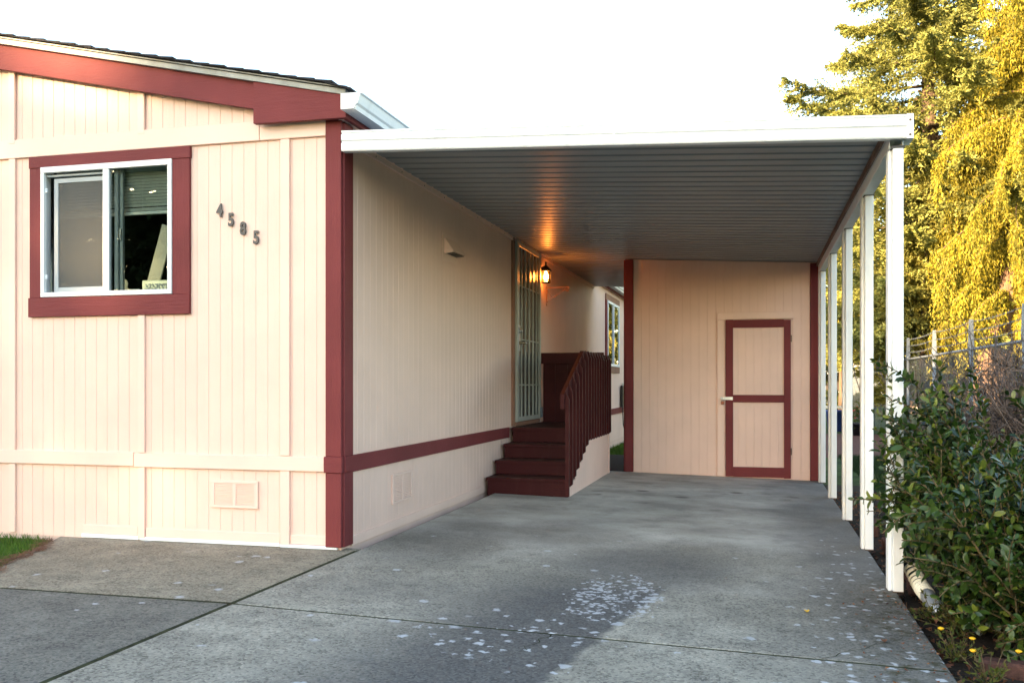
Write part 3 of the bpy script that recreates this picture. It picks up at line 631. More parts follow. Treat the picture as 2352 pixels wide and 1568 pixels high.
vent('foundation_vent', -3.935, -3.545, 0.275, 0.478, True, 'louvred peach skirting vent below the house numbers')
vent('foundation_vent', 7.13, 7.58, 0.21, 0.455, False, 'louvred peach skirting vent on the carport side wall')
# ---- front door behind a security grille
door = box('security_door', X0 + 0.012, X0 + 0.020, DY0 + 0.02, DY1 - 0.02, DZ0 + 0.02, DZ1 - 0.02, 'inner_door', home, 0)
tag(door, 'pale sage steel security door with vertical bars')
fx0, fx1 = X0 + 0.030, X0 + 0.062
for a, b_ in ((DY0 + 0.005, DY0 + 0.115), (DY1 - 0.07, DY1 - 0.005)): box('door_stile', fx0, fx1, a, b_, DZ0 + 0.005, DZ1 - 0.005, 'door_steel', door, 0.004)
box('door_rail', fx0, fx1 - 0.001, DY0 + 0.115, DY1 - 0.07, DZ1 - 0.075, DZ1 - 0.006, 'door_steel', door, 0.004)
box('door_rail', fx0, fx1 - 0.001, DY0 + 0.115, DY1 - 0.07, DZ0 + 0.006, DZ0 + 0.06, 'door_steel', door, 0.004)
nb = 5
for i in range(nb):
    y = DY0 + 0.115 + (i + 0.75) * (DY1 - DY0 - 0.185) / (nb + 0.5); box('door_bar', fx0 + 0.006, fx1 - 0.006, y - 0.012, y + 0.012, DZ0 + 0.058, DZ1 - 0.073, 'door_steel', door, 0.003)
for z in (2.42, 1.75, 1.18): box('cross_bar', fx0 + 0.010, fx0 + 0.016, DY0 + 0.112, DY1 - 0.068, z - 0.008, z + 0.008, 'door_steel', door, 0.002)
box('lock_plate', fx1, fx1 + 0.006, DY0 + 0.03, DY0 + 0.13, 1.60, 1.92, 'steel', door, 0.002)
hd = lathe('door_handle', (fx1 + 0.03, DY0 + 0.09, 1.70), [(0.022, -0.026), (0.022, -0.014), (0.012, -0.012), (0.012, 0.028), (0.0, 0.03)], 'brass', door, 12, 'x')
tubes('lever', [([(fx1 + 0.05, DY0 + 0.09, 1.70), (fx1 + 0.055, DY0 + 0.25, 1.70)], 0.011, 8)], 'brass', hd)
lathe('deadbolt', (fx1 + 0.02, DY0 + 0.09, 1.845), [(0.03, -0.016), (0.03, 0.0), (0.018, 0.006), (0.018, 0.02), (0.0, 0.021)], 'steel', door, 12, 'x')
lathe('deadbolt', (fx1 + 0.02, DY0 + 0.05, 1.89), [(0.012, -0.016), (0.012, 0.0), (0.0, 0.003)], 'steel', door, 10, 'x')
# casing, sill
box('door_trim', X0 + 0.001, X0 + 0.034, DY0 - 0.095, DY0 + 0.0, 0.675, DZ1 + 0.06, 'trim_wood', home, 0.003)
box('door_trim', X0 + 0.001, X0 + 0.034, DY1, DY1 + 0.09, 0.675, DZ1 + 0.06, 'peach_trim', home, 0.003)
box('door_trim', X0 + 0.001, X0 + 0.033, DY0, DY1, DZ1, DZ1 + 0.06, 'maroon', home, 0.003)
box('door_sill', X0 + 0.001, X0 + 0.045, DY0, DY1, 0.672, DZ0, 'trim_wood', home, 0.004)
box('door_closer', fx1, fx1 + 0.03, DY1 - 0.07, DY1 - 0.02, DZ0 + 0.02, DZ0 + 0.16, 'fence_steel', door, 0.004)
# ---- far side window, meter pipe and cable
fwn = box('window', X0 + 0.002, X0 + 0.008, FY0, FY1, FZ0, FZ1, 'room', home, 0)
for a, b_, c_, d_ in ((FY0, FY1, FZ1 - 0.05, FZ1), (FY0, FY1, FZ0, FZ0 + 0.05)): box('frame_rail', X0 + 0.009, X0 + 0.055, a, b_, c_, d_, 'white_vinyl', fwn, 0.003)
for a, b_ in ((FY0, FY0 + 0.05), (FY1 - 0.05, FY1), ((FY0 + FY1) / 2 - 0.03, (FY0 + FY1) / 2 + 0.03)): box('frame_jamb', X0 + 0.009, X0 + 0.053, a, b_, FZ0 + 0.05, FZ1 - 0.05, 'white_vinyl', fwn, 0.003)
box('pane', X0 + 0.028, X0 + 0.032, FY0 + 0.04, (FY0 + FY1) / 2, FZ0 + 0.04, FZ1 - 0.04, 'glass', fwn, 0); box('pane', X0 + 0.034, X0 + 0.038, (FY0 + FY1) / 2, FY1 - 0.04, FZ0 + 0.04, FZ1 - 0.04, 'glass', fwn, 0)
for a, b_, c_, d_ in ((FY0 - 0.14, FY1 + 0.14, FZ1 + 0.001, FZ1 + 0.13), (FY0 - 0.14, FY1 + 0.14, FZ0 - 0.13, FZ0 - 0.001), (FY0 - 0.14, FY0 - 0.001, FZ0, FZ1), (FY1 + 0.001, FY1 + 0.14, FZ0, FZ1)):
    box('window_trim', X0 + 0.011, X0 + 0.034, a, b_, c_, d_, 'trim_wood' if c_ > FZ1 or d_ < FZ0 else 'maroon_v', home, 0.003)
ub = thing('utility_box', 'small cream utility box with cable on the far side wall', 'utility box', (X0 + 0.03, 20.7, 0.7))
box('housing', X0 + 0.031, X0 + 0.10, 20.6, 20.78, 0.75, 1.20, 'cream_plastic', ub, 0.01); box('side_cover', X0 + 0.03, X0 + 0.085, 20.4, 20.58, 0.68, 1.15, 'black_metal', ub, 0.01)
tubes('cable', [([(X0 + 0.05, 20.6, 0.75), (X0 + 0.06, 20.62, 0.3), (X0 + 0.12, 20.7, 0.0), (X0 + 0.2, 20.75, -0.18)], 0.012, 6)], 'black_metal', ub)
# ---- dryer vent hood
dv = thing('vent_hood', 'small peach louvred vent hood high on the side wall', 'vent hood', (X0 + 0.011, 8.63, 2.45))
box('flange', X0 + 0.011, X0 + 0.017, 8.40, 8.86, 2.37, 2.64, 'peach_trim', dv, 0.002)
extrude('hood', sheet([(X0 + 0.017, 2.59), (X0 + 0.11, 2.455)], 0.006), 'y', 8.45, 8.81, 'peach_trim', dv)
for a in (8.45, 8.803): extrude('cheek', [(X0 + 0.017, 2.588), (X0 + 0.017, 2.44), (X0 + 0.108, 2.452)], 'y', a, a + 0.007, 'peach_trim', dv)
box('damper', X0 + 0.018, X0 + 0.10, 8.46, 8.62, 2.448, 2.452, 'black_metal', dv, 0); box('damper', X0 + 0.018, X0 + 0.10, 8.64, 8.80, 2.448, 2.452, 'black_metal', dv, 0)
# ---- plant bracket
pb = thing('plant_bracket', 'thin metal hanging plant bracket on the wall behind the lantern', 'bracket', (X0 + 0.012, 12.95, 2.3))
bx, by = X0 + 0.020, 12.95
tubes('frame', [([(bx, by, 2.30), (bx, by, 2.58)], 0.007, 6), ([(bx, by, 2.555), (bx + 0.30, by, 2.56)], 0.006, 6), ([(bx, by, 2.345), (bx + 0.30, by, 2.555)], 0.006, 6), ([(bx, by, 2.53), (bx + 0.08, by, 2.42)], 0.004, 6)], 'trim_wood', pb)
tubes('hook', [([(bx + 0.30 + 0.03 * math.sin(a), by, 2.535 + 0.028 * math.cos(a)) for a in np.linspace(0, 4.2, 10)], 0.006, 6)], 'trim_wood', pb)
# ---- wall lantern
LY, LZ, LX = 12.52, 2.665, X0 + 0.105
la = thing('wall_lantern', 'black lit wall lantern glowing orange beside the security door', 'lantern', (X0 + 0.012, LY, LZ))
box('back_plate', X0 + 0.012, X0 + 0.03, LY - 0.045, LY + 0.045, LZ - 0.03, LZ + 0.20, 'black_metal', la, 0.008)
tubes('arm', [([(X0 + 0.03, LY, LZ + 0.12), (X0 + 0.07, LY, LZ + 0.13), (LX, LY, LZ + 0.135)], 0.013, 8)], 'black_metal', la)
lathe('cap', (LX, LY, LZ + 0.085), [(0.084, -0.012), (0.074, 0.012), (0.045, 0.04), (0.03, 0.055), (0.012, 0.07), (0.010, 0.10), (0.015, 0.108), (0.0, 0.125)], 'black_metal', la, 16)
lathe('glass', (LX, LY, LZ - 0.075), [(0.050, 0.0), (0.055, 0.03), (0.055, 0.13), (0.048, 0.155)], 'lamp_glass', la, 16)
bz = lathe('bulb', (LX, LY, LZ - 0.045), [(0.004, 0.0), (0.030, 0.018), (0.037, 0.042), (0.027, 0.075), (0.012, 0.10), (0.012, 0.125)], 'bulb', la, 14)
for i in range(6):
    a = i * math.pi / 3 + 0.3; cx_, cy_ = LX + 0.061 * math.cos(a), LY + 0.061 * math.sin(a)
    tubes('cage_bar', [([(cx_, cy_, LZ - 0.085), (cx_, cy_, LZ + 0.09)], 0.004, 5)], 'black_metal', la)
lathe('base_ring', (LX, LY, LZ - 0.092), [(0.0, 0.0), (0.05, 0.002), (0.066, 0.008), (0.066, 0.016), (0.045, 0.018)], 'black_metal', la, 16)

# ------------------------------------------------------------------ carport
cp = thing('carport', 'white aluminium carport with corrugated underside attached to the home', 'carport', (0.85, 11.5, -0.09))
CE = 17.0
cz = lambda x: 2.985 - 0.050 * (x - X0)
def shear_c(v): return (v[0], v[1], v[2] - 0.050 * (v[0] - X0))
pitch = 0.190; y = 6.165; kk = 0
while y < CE - 0.1:
    prof = [(y, 2.987), (y + 0.138, 2.987), (y + 0.144, 3.004), (y + 0.182, 3.004), (y + 0.188, 2.9872)]
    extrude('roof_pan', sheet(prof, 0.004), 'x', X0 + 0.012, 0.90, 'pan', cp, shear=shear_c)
    y += pitch; kk += 1
# ledger with screws
lg = extrude('ledger', [(X0 + 0.012, 2.945), (X0 + 0.034, 2.945), (X0 + 0.034, 2.984), (X0 + 0.050, 2.986), (X0 + 0.012, 2.986)], 'y', 6.2, CE, 'peach_trim', cp)
for i in range(14):
    yy = 6.75 + i * 0.55; lathe('screw', (X0 + 0.034, yy, 2.963), [(0.006, 0.0), (0.005, 0.003), (0.0, 0.004)], 'rusty', lg, 8, 'x')
# front fascia gutter with stepped profile, sheared to the roof fall
def shear_f(v): return (v[0], v[1], v[2] - 0.0415 * (v[0] + 2.85))
fp = [(6.19, 2.866), (6.19, 2.857), (6.128, 2.857), (6.124, 2.866), (6.124, 2.905), (6.134, 2.915), (6.134, 2.925), (6.122, 2.934), (6.122, 2.968), (6.136, 2.982), (6.126, 2.990), (6.126, 2.998), (6.150, 3.000)]
fc = extrude('fascia', sheet(fp, 0.003), 'x', -2.855, 0.900, 'white_alu', cp, shear=shear_f)
ec = extrude('fascia_end_cap', [(6.118, 2.852), (6.30, 2.852), (6.30, 3.003), (6.118, 3.003)], 'x', 0.900, 0.938, 'white_alu', cp, shear=shear_f)
for z in (2.875, 2.965): lathe('screw', (0.918, 6.117, shear_f((0.918, 0, z))[2]), [(0.007, 0.001), (0.006, -0.003), (0.0, -0.004)], 'rusty', ec, 8, 'y')
box('fascia_seam', -0.905, -0.895, 6.119, 6.123, 2.78, 2.91, 'white_alu', cp, 0.001)
# side beam
zb = cz(0.85)
bm_ = extrude('side_beam', sheet([(0.915, zb - 0.008), (0.80, zb - 0.006), (0.80, zb - 0.045), (0.808, zb - 0.055), (0.808, zb - 0.140), (0.885, zb - 0.140), (0.885, zb - 0.02)], 0.003), 'y', 6.19, CE, 'white_post', cp)
extrude('beam_lip', [(0.786, zb - 0.060), (0.7995, zb - 0.060), (0.7995, zb - 0.008), (0.786, zb - 0.004)], 'y', 6.19, CE, 'rusty', cp)
for i, (yy, ) in enumerate(((6.17,), (7.68,), (9.28,), (11.02,), (12.72,), (14.5,))):
    zt = zb - 0.143; zg = gz(0.85) if yy < 12.9 else -0.19
    po_ = box('post', 0.826, 0.888, yy, yy + 0.075, zg + 0.0, zt, 'white_post', cp, 0.004)
    box('post_channel', 0.804, 0.8255, yy + 0.050, yy + 0.150, zg + 0.0, zt - 0.006, 'white_post', po_, 0.003)
    box('post_bracket', 0.818, 0.896, yy - 0.003, yy + 0.078, zt - 0.004, zt + 0.012, 'black_metal', po_, 0.002)
    box('rust_collar', 0.8255, 0.8885, yy - 0.0006, yy + 0.0756, zg + 0.0005, zg + 0.009, 'rusty', po_, 0.001)
    box('base_clip', 0.815, 0.895, yy + 0.076, yy + 0.13, zg + 0.001, zg + 0.05, 'rusty', po_, 0.002)

# ------------------------------------------------------------------ porch steps
PX0, PX1 = X0 + 0.045, -1.945
pc = thing('porch_steps', 'dark maroon wooden porch steps with slatted side railing', 'steps', (-2.4, 11.2, -0.01))
fr = [9.82, 10.17, 10.54, 10.93]; hs = [0.0, 0.172, 0.330, 0.492, 0.667]
for i in range(4):
    y0 = fr[i]; y1 = fr[i + 1] if i < 3 else 12.70
    rs = box('riser', PX0, PX1 + 0.005 * (i % 2), y0 + 0.012, y0 + 0.045, (hs[i] + 0.001) if i else -0.06, hs[i + 1] - 0.032, 'maroon_deck_shade', pc, 0.003)
    if i < 3:
        w = (y1 - y0 + 0.03) / 2
        for j in range(2): box('tread_board', PX0 - 0.01, PX1 + 0.012, y0 - 0.008 + j * (w + 0.004), y0 - 0.012 + (j + 1) * w, hs[i + 1] - 0.032, hs[i + 1], 'tread', pc, 0.004)
    else:
        nb_ = 12; w = (y1 - y0) / nb_
        for j in range(nb_): box('deck_board', PX0 - 0.01, PX1 + 0.012, y0 - 0.008 + j * w, y0 - 0.014 + (j + 1) * w, hs[4] - 0.032, hs[4], 'tread', pc, 0.004)
# nosing faces (maroon front of the treads)
for i in range(4): box('nosing', PX0 - 0.008, PX1 + 0.010, fr[i] - 0.014, fr[i] - 0.0085, hs[i + 1] - 0.034, hs[i + 1] - 0.004, 'maroon_deck_shade', pc, 0.002)
# sided skirt on the driveway side
sk = extrude('side_skirt', [(9.87, -0.045), (12.70, -0.045), (12.70, 0.62), (10.97, 0.62), (10.97, 0.45), (10.58, 0.45), (10.58, 0.29), (10.21, 0.29), (10.21, 0.13), (9.87, 0.13)], 'x', PX1 - 0.02, PX1, 'groove', pc)
def stair_top(yv): return 0.13 if yv < 10.21 else 0.29 if yv < 10.58 else 0.45 if yv < 10.97 else 0.62
boards(sk, 'y', 9.87, 12.62, 0.125, PX1, 1, -0.045, stair_top)
box('corner_post', PX1 - 0.02, PX1 + 0.02, 12.625, 12.70, -0.045, 0.62, 'peach_trim', pc, 0.003)
box('back_skirt', PX0, PX1 - 0.021, 12.66, 12.70, -0.12, 0.62, 'maroon_deck_shade', pc, 0.003)
# handrail and balusters
rail = lambda yv: 1.085 + (yv - 9.60) * 0.427 if yv < 10.76 else 1.580
RX0, RX1 = PX1 - 0.035, PX1 + 0.005
extrude('handrail', [(9.60, 1.085), (10.76, 1.580), (10.76, 1.425), (9.60, 0.930)], 'x', RX0, RX1, 'maroon_deck_shade', pc)
extrude('handrail', [(10.762, 1.580), (12.66, 1.575), (12.66, 1.425), (10.762, 1.425)], 'x', RX0 + 0.001, RX1 - 0.001, 'maroon_deck_shade', pc)
extrude('lower_rail', [(9.80, 0.10), (10.97, 0.60), (12.66, 0.60), (12.66, 0.53), (11.0, 0.53), (9.80, 0.02)], 'x', PX1 + 0.012, PX1 + 0.024, 'maroon_deck_shade', pc) if False else None
nb_ = 16
for i in range(nb_):
    yv = 9.655 + i * 0.197; zt = rail(yv) + 0.004; zl = max(-0.03, 0.02 + (yv - 9.70) * 0.375) if yv < 10.97 else 0.505
    x0_, x1_ = RX1 + 0.002, RX1 + 0.042
    extrude('baluster', [(x0_, zl), (x1_, zl + (0.035 if i > 0 else 0.0)), (x1_, zt - 0.085), (x0_ + 0.004, zt), (x0_, zt)], 'y', yv, yv + 0.042, 'maroon_deck_shade', pc)
# back railing: wide boards and cap
box('back_rail', PX0 - 0.055, -1.99, 12.575, 12.61, 1.470, 1.620, 'maroon_deck_shade', pc, 0.004)
xs = np.linspace(PX0 + 0.0, -1.985, 6)
for i in range(5): box('back_board', xs[i] + 0.0008, xs[i + 1] - 0.0008, 12.612, 12.635, 0.668, 1.56, 'maroon_deck_shade', pc, 0.003)
box('rail_post', -2.05, -1.985, 12.50, 12.574, 0.668, 1.57, 'maroon_deck_shade', pc, 0.004)
for x in (-2.28, -2.16): lathe('bolt_head', (x, 12.574, 1.54), [(0.008, 0.001), (0.006, -0.004), (0.0, -0.005)], 'steel', pc, 8, 'y')

# ------------------------------------------------------------------ storage shed
SY = 12.95; SX0, SX1 = -1.735, 0.800; SB = 16.9
sh = thing('storage_shed', 'peach storage shed with maroon corner trim under the carport', 'shed', (-0.45, 14.9, -0.06))
wl = extrude('front_wall', [(SX0, -0.19), (SX1, -0.19), (SX1, cz(SX1) - 0.004), (SX0, cz(SX0) - 0.004)], 'y', SY, SY + 0.09, 'groove', sh)
box('side_wall', SX0, SX0 + 0.09, SY + 0.091, SB, -0.19, 2.80, 'peach', sh, 0); box('side_wall', SX1 - 0.09, SX1, SY + 0.091, SB, -0.19, 2.76, 'peach', sh, 0); box('back_wall', SX0 + 0.091, SX1 - 0.091, SB - 0.09, SB, -0.19, 2.76, 'peach', sh, 0)
box('corner_board', SX1, SX1 + 0.075, SY + 0.02, SY + 0.06, -0.11, 0.10, 'peach_trim', sh, 0.003)
DX0, DX1 = -0.383, 0.462
ctop = lambda x: cz(x) - 0.008
gb = lambda x: gz(x) + 0.012
SP = 0.1135
boards(wl, 'x', SX0 + 0.105, -0.40, SP, SY, -1, gb, 2.512, holes=[(-0.47, 0.5, -1, 2.148)])
boards(wl, 'x', -0.40, SX1 - 0.095, SP, SY, -1, gb, 2.512, holes=[(-0.5, 0.475, -1, 2.148)])
boards(wl, 'x', SX0 + 0.105, SX1 - 0.095, SP, SY, -1, 2.516, ctop)
box('corner_board', SX0 - 0.012, SX0 + 0.102, SY - 0.034, SY + 0.002, gz(SX0) + 0.005, cz(SX0) - 0.012, 'maroon_v', sh, 0.004)
box('corner_board', SX1 - 0.092, SX1 + 0.012, SY - 0.034, SY + 0.002, gz(SX1) + 0.005, cz(SX1) - 0.012, 'maroon_v', sh, 0.004)
box('corner_board', SX0 - 0.034, SX0 - 0.0005, SY + 0.003, SY + 0.10, gz(SX0) + 0.005, cz(SX0) - 0.012, 'maroon_v', sh, 0.004)
box('door_casing', DX0 - 0.112, DX0 - 0.008, SY - 0.024, SY + 0.002, gz(DX0) + 0.012, 2.06, 'peach_trim', sh, 0.003)
box('door_casing', DX0 - 0.112, DX1 + 0.03, SY - 0.0235, SY + 0.002, 2.062, 2.155, 'peach_trim', sh, 0.003)
sd_ = box('shed_door', DX0, DX1, SY - 0.014, SY - 0.003, gz(DX1) + 0.03, 2.052, 'groove', sh, 0)
db = gz(DX1) + 0.032
boards(sd_, 'x', DX0 + 0.06, DX1 - 0.06, 0.105, SY - 0.014, -1, db + 0.05, 2.0)
for a, b_, c_, d_, m in ((DX0, DX0 + 0.098, db, 2.055, 'maroon_v'), (DX1 - 0.088, DX1, db - 0.012, 2.045, 'maroon_v')): box('door_stile', a, b_, SY - 0.046, SY - 0.012, c_, d_, m, sd_, 0.003)
for c_, d_ in ((1.947, 2.052), (0.945, 1.045), (db - 0.004, db + 0.128)): box('door_rail', DX0 + 0.098, DX1 - 0.088, SY - 0.0455, SY - 0.012, c_, d_, 'maroon', sd_, 0.003)
for z in (0.25, 1.75): box('hinge', DX1 - 0.006, DX1 + 0.012, SY - 0.052, SY - 0.03, z, z + 0.09, 'rusty', sd_, 0.002)
hp = box('hasp', DX0 - 0.02, DX0 + 0.095, SY - 0.052, SY - 0.046, 0.975, 1.018, 'steel', sd_, 0.002)
tubes('staple', [([(DX0 - 0.045, SY - 0.024, 0.99), (DX0 - 0.045, SY - 0.06, 0.99), (DX0 - 0.045, SY - 0.06, 1.01), (DX0 - 0.045, SY - 0.024, 1.01)], 0.005, 6)], 'steel', hp)
box('hasp_tongue', DX0 - 0.065, DX0 - 0.0205, SY - 0.052, SY - 0.048, 0.980, 1.014, 'steel', hp, 0.002)
pk = thing('padlock', 'small rusty padlock hanging from the shed door hasp', 'padlock', (DX0 - 0.04, SY - 0.065, 0.93))
box('body', DX0 - 0.062, DX0 - 0.018, SY - 0.075, SY - 0.055, 0.915, 0.957, 'red_lock', pk, 0.005)
tubes('shackle', [([(DX0 - 0.054, SY - 0.065, 0.955)] + [(DX0 - 0.04 - 0.014 * math.cos(a), SY - 0.065, 0.982 + 0.014 * math.sin(a)) for a in np.linspace(0, math.pi, 7)] + [(DX0 - 0.026, SY - 0.065, 0.955)], 0.004, 6)], 'steel', pk)

# ------------------------------------------------------------------ chain link fence
FX = 3.7
fe = thing('chain_link_fence', 'galvanised chain link fence with barbed wire along the yard', 'fence', (FX, 24, -0.19))
ys_ = [8.1, 11.3, 14.6, 18.0, 21.5, 25.0, 28.5, 32.0, 35.5, 39.0]
for yy in ys_:
    p_ = tubes('post', [([(FX, yy, -0.19), (FX, yy, 1.83)], 0.036, 10)], 'fence_steel', fe)
    extrude('barb_arm', [(FX - 0.045, 1.86), (FX + 0.045, 1.86), (FX + 0.030, 2.33), (FX - 0.030, 2.33)], 'y', yy - 0.03, yy + 0.03, 'fence_steel', p_)
    lathe('post_cap', (FX, yy, 1.80), [(0.045, 0.0), (0.052, 0.02), (0.052, 0.06), (0.044, 0.075)], 'fence_steel', p_, 12)
tubes('top_rail', [([(FX, 8.1, 1.80), (FX, 39, 1.80)], 0.026, 10)], 'fence_steel', fe)
for z in (1.97, 2.13, 2.29):
    sp = []
    for i in range(len(ys_) - 1):
        a, b_ = ys_[i], ys_[i + 1]
        sp.append(([(FX, a + (b_ - a) * t, z - 0.03 * 4 * t * (1 - t)) for t in np.linspace(0, 1, 6)], 0.0045, 4))
        for t in np.linspace(0.05, 0.95, 14):
            yy = a + (b_ - a) * t; zz = z - 0.03 * 4 * t * (1 - t); sp.append(([(FX - 0.015, yy, zz - 0.018), (FX + 0.015, yy + 0.008, zz + 0.018)], 0.003, 3)); sp.append(([(FX + 0.015, yy, zz - 0.018), (FX - 0.015, yy + 0.008, zz + 0.018)], 0.003, 3))
    tubes('barbed_wire', sp, 'fence_steel', fe)
sp = []; yy = 9.0 - 1.95
while yy < 39:
    for s in (0, 1):
        a = (FX + 0.03, yy, -0.17 if s == 0 else 1.78); b_ = (FX + 0.03, yy + 1.95, 1.78 if s == 0 else -0.17); sp.append(([a, b_], 0.0013, 3))
    yy += 0.075
wm = tubes('wire_mesh', sp, 'fence_steel', fe, False); wm['kind'] = 'stuff'
# ------------------------------------------------------------------ vegetation
def unit(v): return v / np.maximum(1e-9, np.linalg.norm(v, axis=-1, keepdims=True))
def sprays(c, d, L, w, jitter=0.35):
    """narrow leaf triangles from base points c, directions d, lengths L, widths w"""
    n = len(c); d = unit(d + rng.normal(0, jitter, (n, 3))); r = unit(rng.normal(0, 1, (n, 3))); s = unit(np.cross(d, r))
    L = L[:, None]; w = w[:, None]; V = np.empty((n, 3, 3))
    V[:, 0] = c - s * w * 0.9; V[:, 1] = c + d * L; V[:, 2] = c + s * w * 0.9 + d * L * 0.15
    return V
def trunk_path(base, h, lean, n=9):
    return [(base[0] + lean[0] * t + 0.12 * math.sin(3.1 * t + base[0]), base[1] + lean[1] * t, base[2] + h * t) for t in np.linspace(0, 1, n)]
def tree(name, label, base, h, r, profile, m, mb, style, nbr, dens, leafL, leafW, lo=1.6, lean=(0, 0), flare=1.3, group='conifers beyond the fence', sub=True, limbs=True, zmax=None):
    t = thing(name, label, 'tree', base, group)
    path = trunk_path(base, h, lean); rad = [max(0.03, r * (1 - 0.93 * k / 8) * (flare if k == 0 else 1.0)) for k in range(9)]
    tubes('trunk', [(path, rad, 14)], mb, t)
    P = np.array(path); S = []; LV = []; top = zmax or h
    for b in range(nbr):
        u = (b + rng.random()) / nbr; z = lo + (top - lo) * u ** 0.9
        f = z / h; q = f * 8; i = min(7, int(q)); s = P[i] + (P[i + 1] - P[i]) * (q - i)
        az = b * 2.39996 + rng.normal(0, 0.3); Lb = profile(f) * rng.uniform(0.65, 1.12)
        dx = np.array([math.cos(az), math.sin(az), 0.0]); sd = np.array([-dx[1], dx[0], 0.0])
        tt = np.linspace(0, 1, 7)
        if style == 'fir': zz = Lb * (-0.10 * tt - 0.22 * tt ** 2 + 0.30 * tt ** 3)
        elif style == 'weep': zz = Lb * (0.22 * tt - 0.62 * tt ** 2)
        else: zz = Lb * (0.45 * tt - 0.15 * tt ** 2)
        bp = s + dx * (Lb * tt)[:, None] + np.stack([np.zeros(7), np.zeros(7), zz], 1) + sd * (0.08 * Lb * np.sin(tt * 2.5 + b))[:, None]
        if limbs: S.append(([tuple(p) for p in bp], [max(0.006, 0.011 * Lb * (1 - 0.85 * x)) + 0.004 for x in tt], 4))
        nt = max(4, int(dens * Lb))
        tw = rng.uniform(0.10 if style == 'fir' else 0.18, 1.0, nt); idx = np.minimum(5, (tw * 6).astype(int)); fr_ = tw * 6 - idx
        tb = bp[idx] + (bp[idx + 1] - bp[idx]) * fr_[:, None]
        if style == 'fir':
            side = np.where(rng.random(nt) < 0.5, -1, 1); ln = (0.38 * Lb * (1 - tw) + 0.22) * rng.uniform(0.5, 1.2, nt)
            td = unit(dx * 0.75 + sd * side[:, None] * rng.uniform(0.3, 1.0, nt)[:, None] + np.array([0, 0, 1.0]) * rng.normal(-0.12, 0.25, nt)[:, None])
            k = 9; a = np.linspace(0.08, 1.0, k)
            c = (tb[:, None] + td[:, None] * (ln[:, None] * a)[..., None]); c[..., 2] -= (0.12 * ln[:, None] * a ** 2)
            c = np.repeat(c.reshape(-1, 3), 3, 0) + rng.normal(0, 0.018, (nt * k * 3, 3)); d = np.repeat(np.repeat(td, k, 0), 3, 0) + rng.normal(0, 0.45, (nt * k * 3, 3))
        elif style == 'weep':
            ln = rng.uniform(0.35, 1.25, nt) * (0.5 + 0.6 * tw); k = 10; a = np.linspace(0.0, 1.0, k)
            off = unit(dx * 0.5 + sd * rng.normal(0, 0.8, nt)[:, None]) * (0.16 * ln)[:, None]
            c = tb[:, None] + off[:, None] * np.sqrt(a)[None, :, None]; c[..., 2] -= ln[:, None] * a ** 1.1
            c = np.repeat(c.reshape(-1, 3), 3, 0) + rng.normal(0, 0.03, (nt * k * 3, 3)); d = np.array([0, 0, -1.0]) + rng.normal(0, 0.32, (nt * k * 3, 3))
        else:
            k = 8; c = np.repeat(tb, k * 3, 0) + rng.normal(0, 0.20 * max(0.6, Lb * 0.25), (nt * k * 3, 3)); d = rng.normal(0, 1, (nt * k * 3, 3)) + np.array([0, 0, 0.2])
        n_ = len(c); LV.append(sprays(c, d, leafL * rng.uniform(0.6, 1.35, n_), leafW * rng.uniform(0.7, 1.3, n_), 0.25))
    if limbs: tubes('limbs', S, mb, t)
    cr = leaf_mesh('crown', np.concatenate(LV), m, parent=t); cr['kind'] = 'stuff'
    return t

FIRP = lambda f: (4.4 * min(1.0, (1.03 - f) / 0.58) + 0.2) * (0.75 if f < 0.14 else 1.0)
tree('fir_tree', 'tall bushy fir with golden lit needles rising behind the carport roof', (5.1, 28.0, -0.19), 17.5, 0.34, FIRP, 'fir_leaf', 'bark_fir', 'fir', 150, 38, 0.105, 0.024, lo=2.2, lean=(-0.9, 0), zmax=16.5)
CEDP = lambda f: (1.75 * min(1.0, (1.03 - f) / 0.4) + 0.4)
CEDW = lambda f: (4.0 * min(1.0, (1.03 - f) / 0.6) + 0.4)
tree('weeping_cedar', 'yellow-green weeping cedar with a thick lit trunk behind the fence', (5.5, 25.2, -0.19), 16, 0.46, CEDP, 'cedar_leaf', 'bark_cedar', 'weep', 130, 60, 0.100, 0.017, lo=2.7, lean=(2.2, 0), zmax=14.5)
tree('weeping_cedar', 'second weeping cedar filling the right edge of the view', (9.0, 28.5, -0.19), 15, 0.34, CEDW, 'cedar_leaf', 'bark_cedar', 'weep', 120, 20, 0.14, 0.024, lo=2.2, zmax=14.5)
tree('young_fir', 'small pointed golden fir between the fir trunk and carport posts', (4.45, 27.0, -0.19), 7.6, 0.10, lambda f: 1.9 * (1.02 - f) + 0.12, 'spruce_leaf', 'bark_fir', 'fir', 100, 34, 0.10, 0.023, lo=0.9)
tree('fir_tree', 'farther golden fir seen between the white carport posts', (3.6, 40.0, -0.19), 9.0, 0.24, lambda f: 3.0 * min(1, (1.03 - f) / 0.6) + 0.2, 'spruce_leaf', 'bark_fir', 'fir', 85, 20, 0.19, 0.042, lo=2.4)
tree('fir_tree', 'distant fir behind the weeping cedars', (8.6, 43.0, -0.19), 13, 0.26, lambda f: 3.8 * min(1, (1.03 - f) / 0.6) + 0.2, 'spruce_leaf', 'bark_fir', 'fir', 80, 18, 0.21, 0.048, lo=3.0)
tree('dark_tree', 'dark shaded tree in the gap below the fir', (6.8, 36.0, -0.19), 6.5, 0.2, lambda f: 2.6 * math.sin(math.pi * min(1, max(0.15, f))) + 0.3, 'dark_leaf', 'bark_fir', 'bushy', 45, 14, 0.16, 0.05, lo=1.2)
tree('dark_tree', 'dark tree low behind the carport posts', (2.6, 47.0, -0.19), 6.0, 0.2, lambda f: 2.9 * math.sin(math.pi * min(1, max(0.15, f))) + 0.3, 'hedge_leaf', 'bark_fir', 'bushy', 45, 12, 0.18, 0.06, lo=1.2)
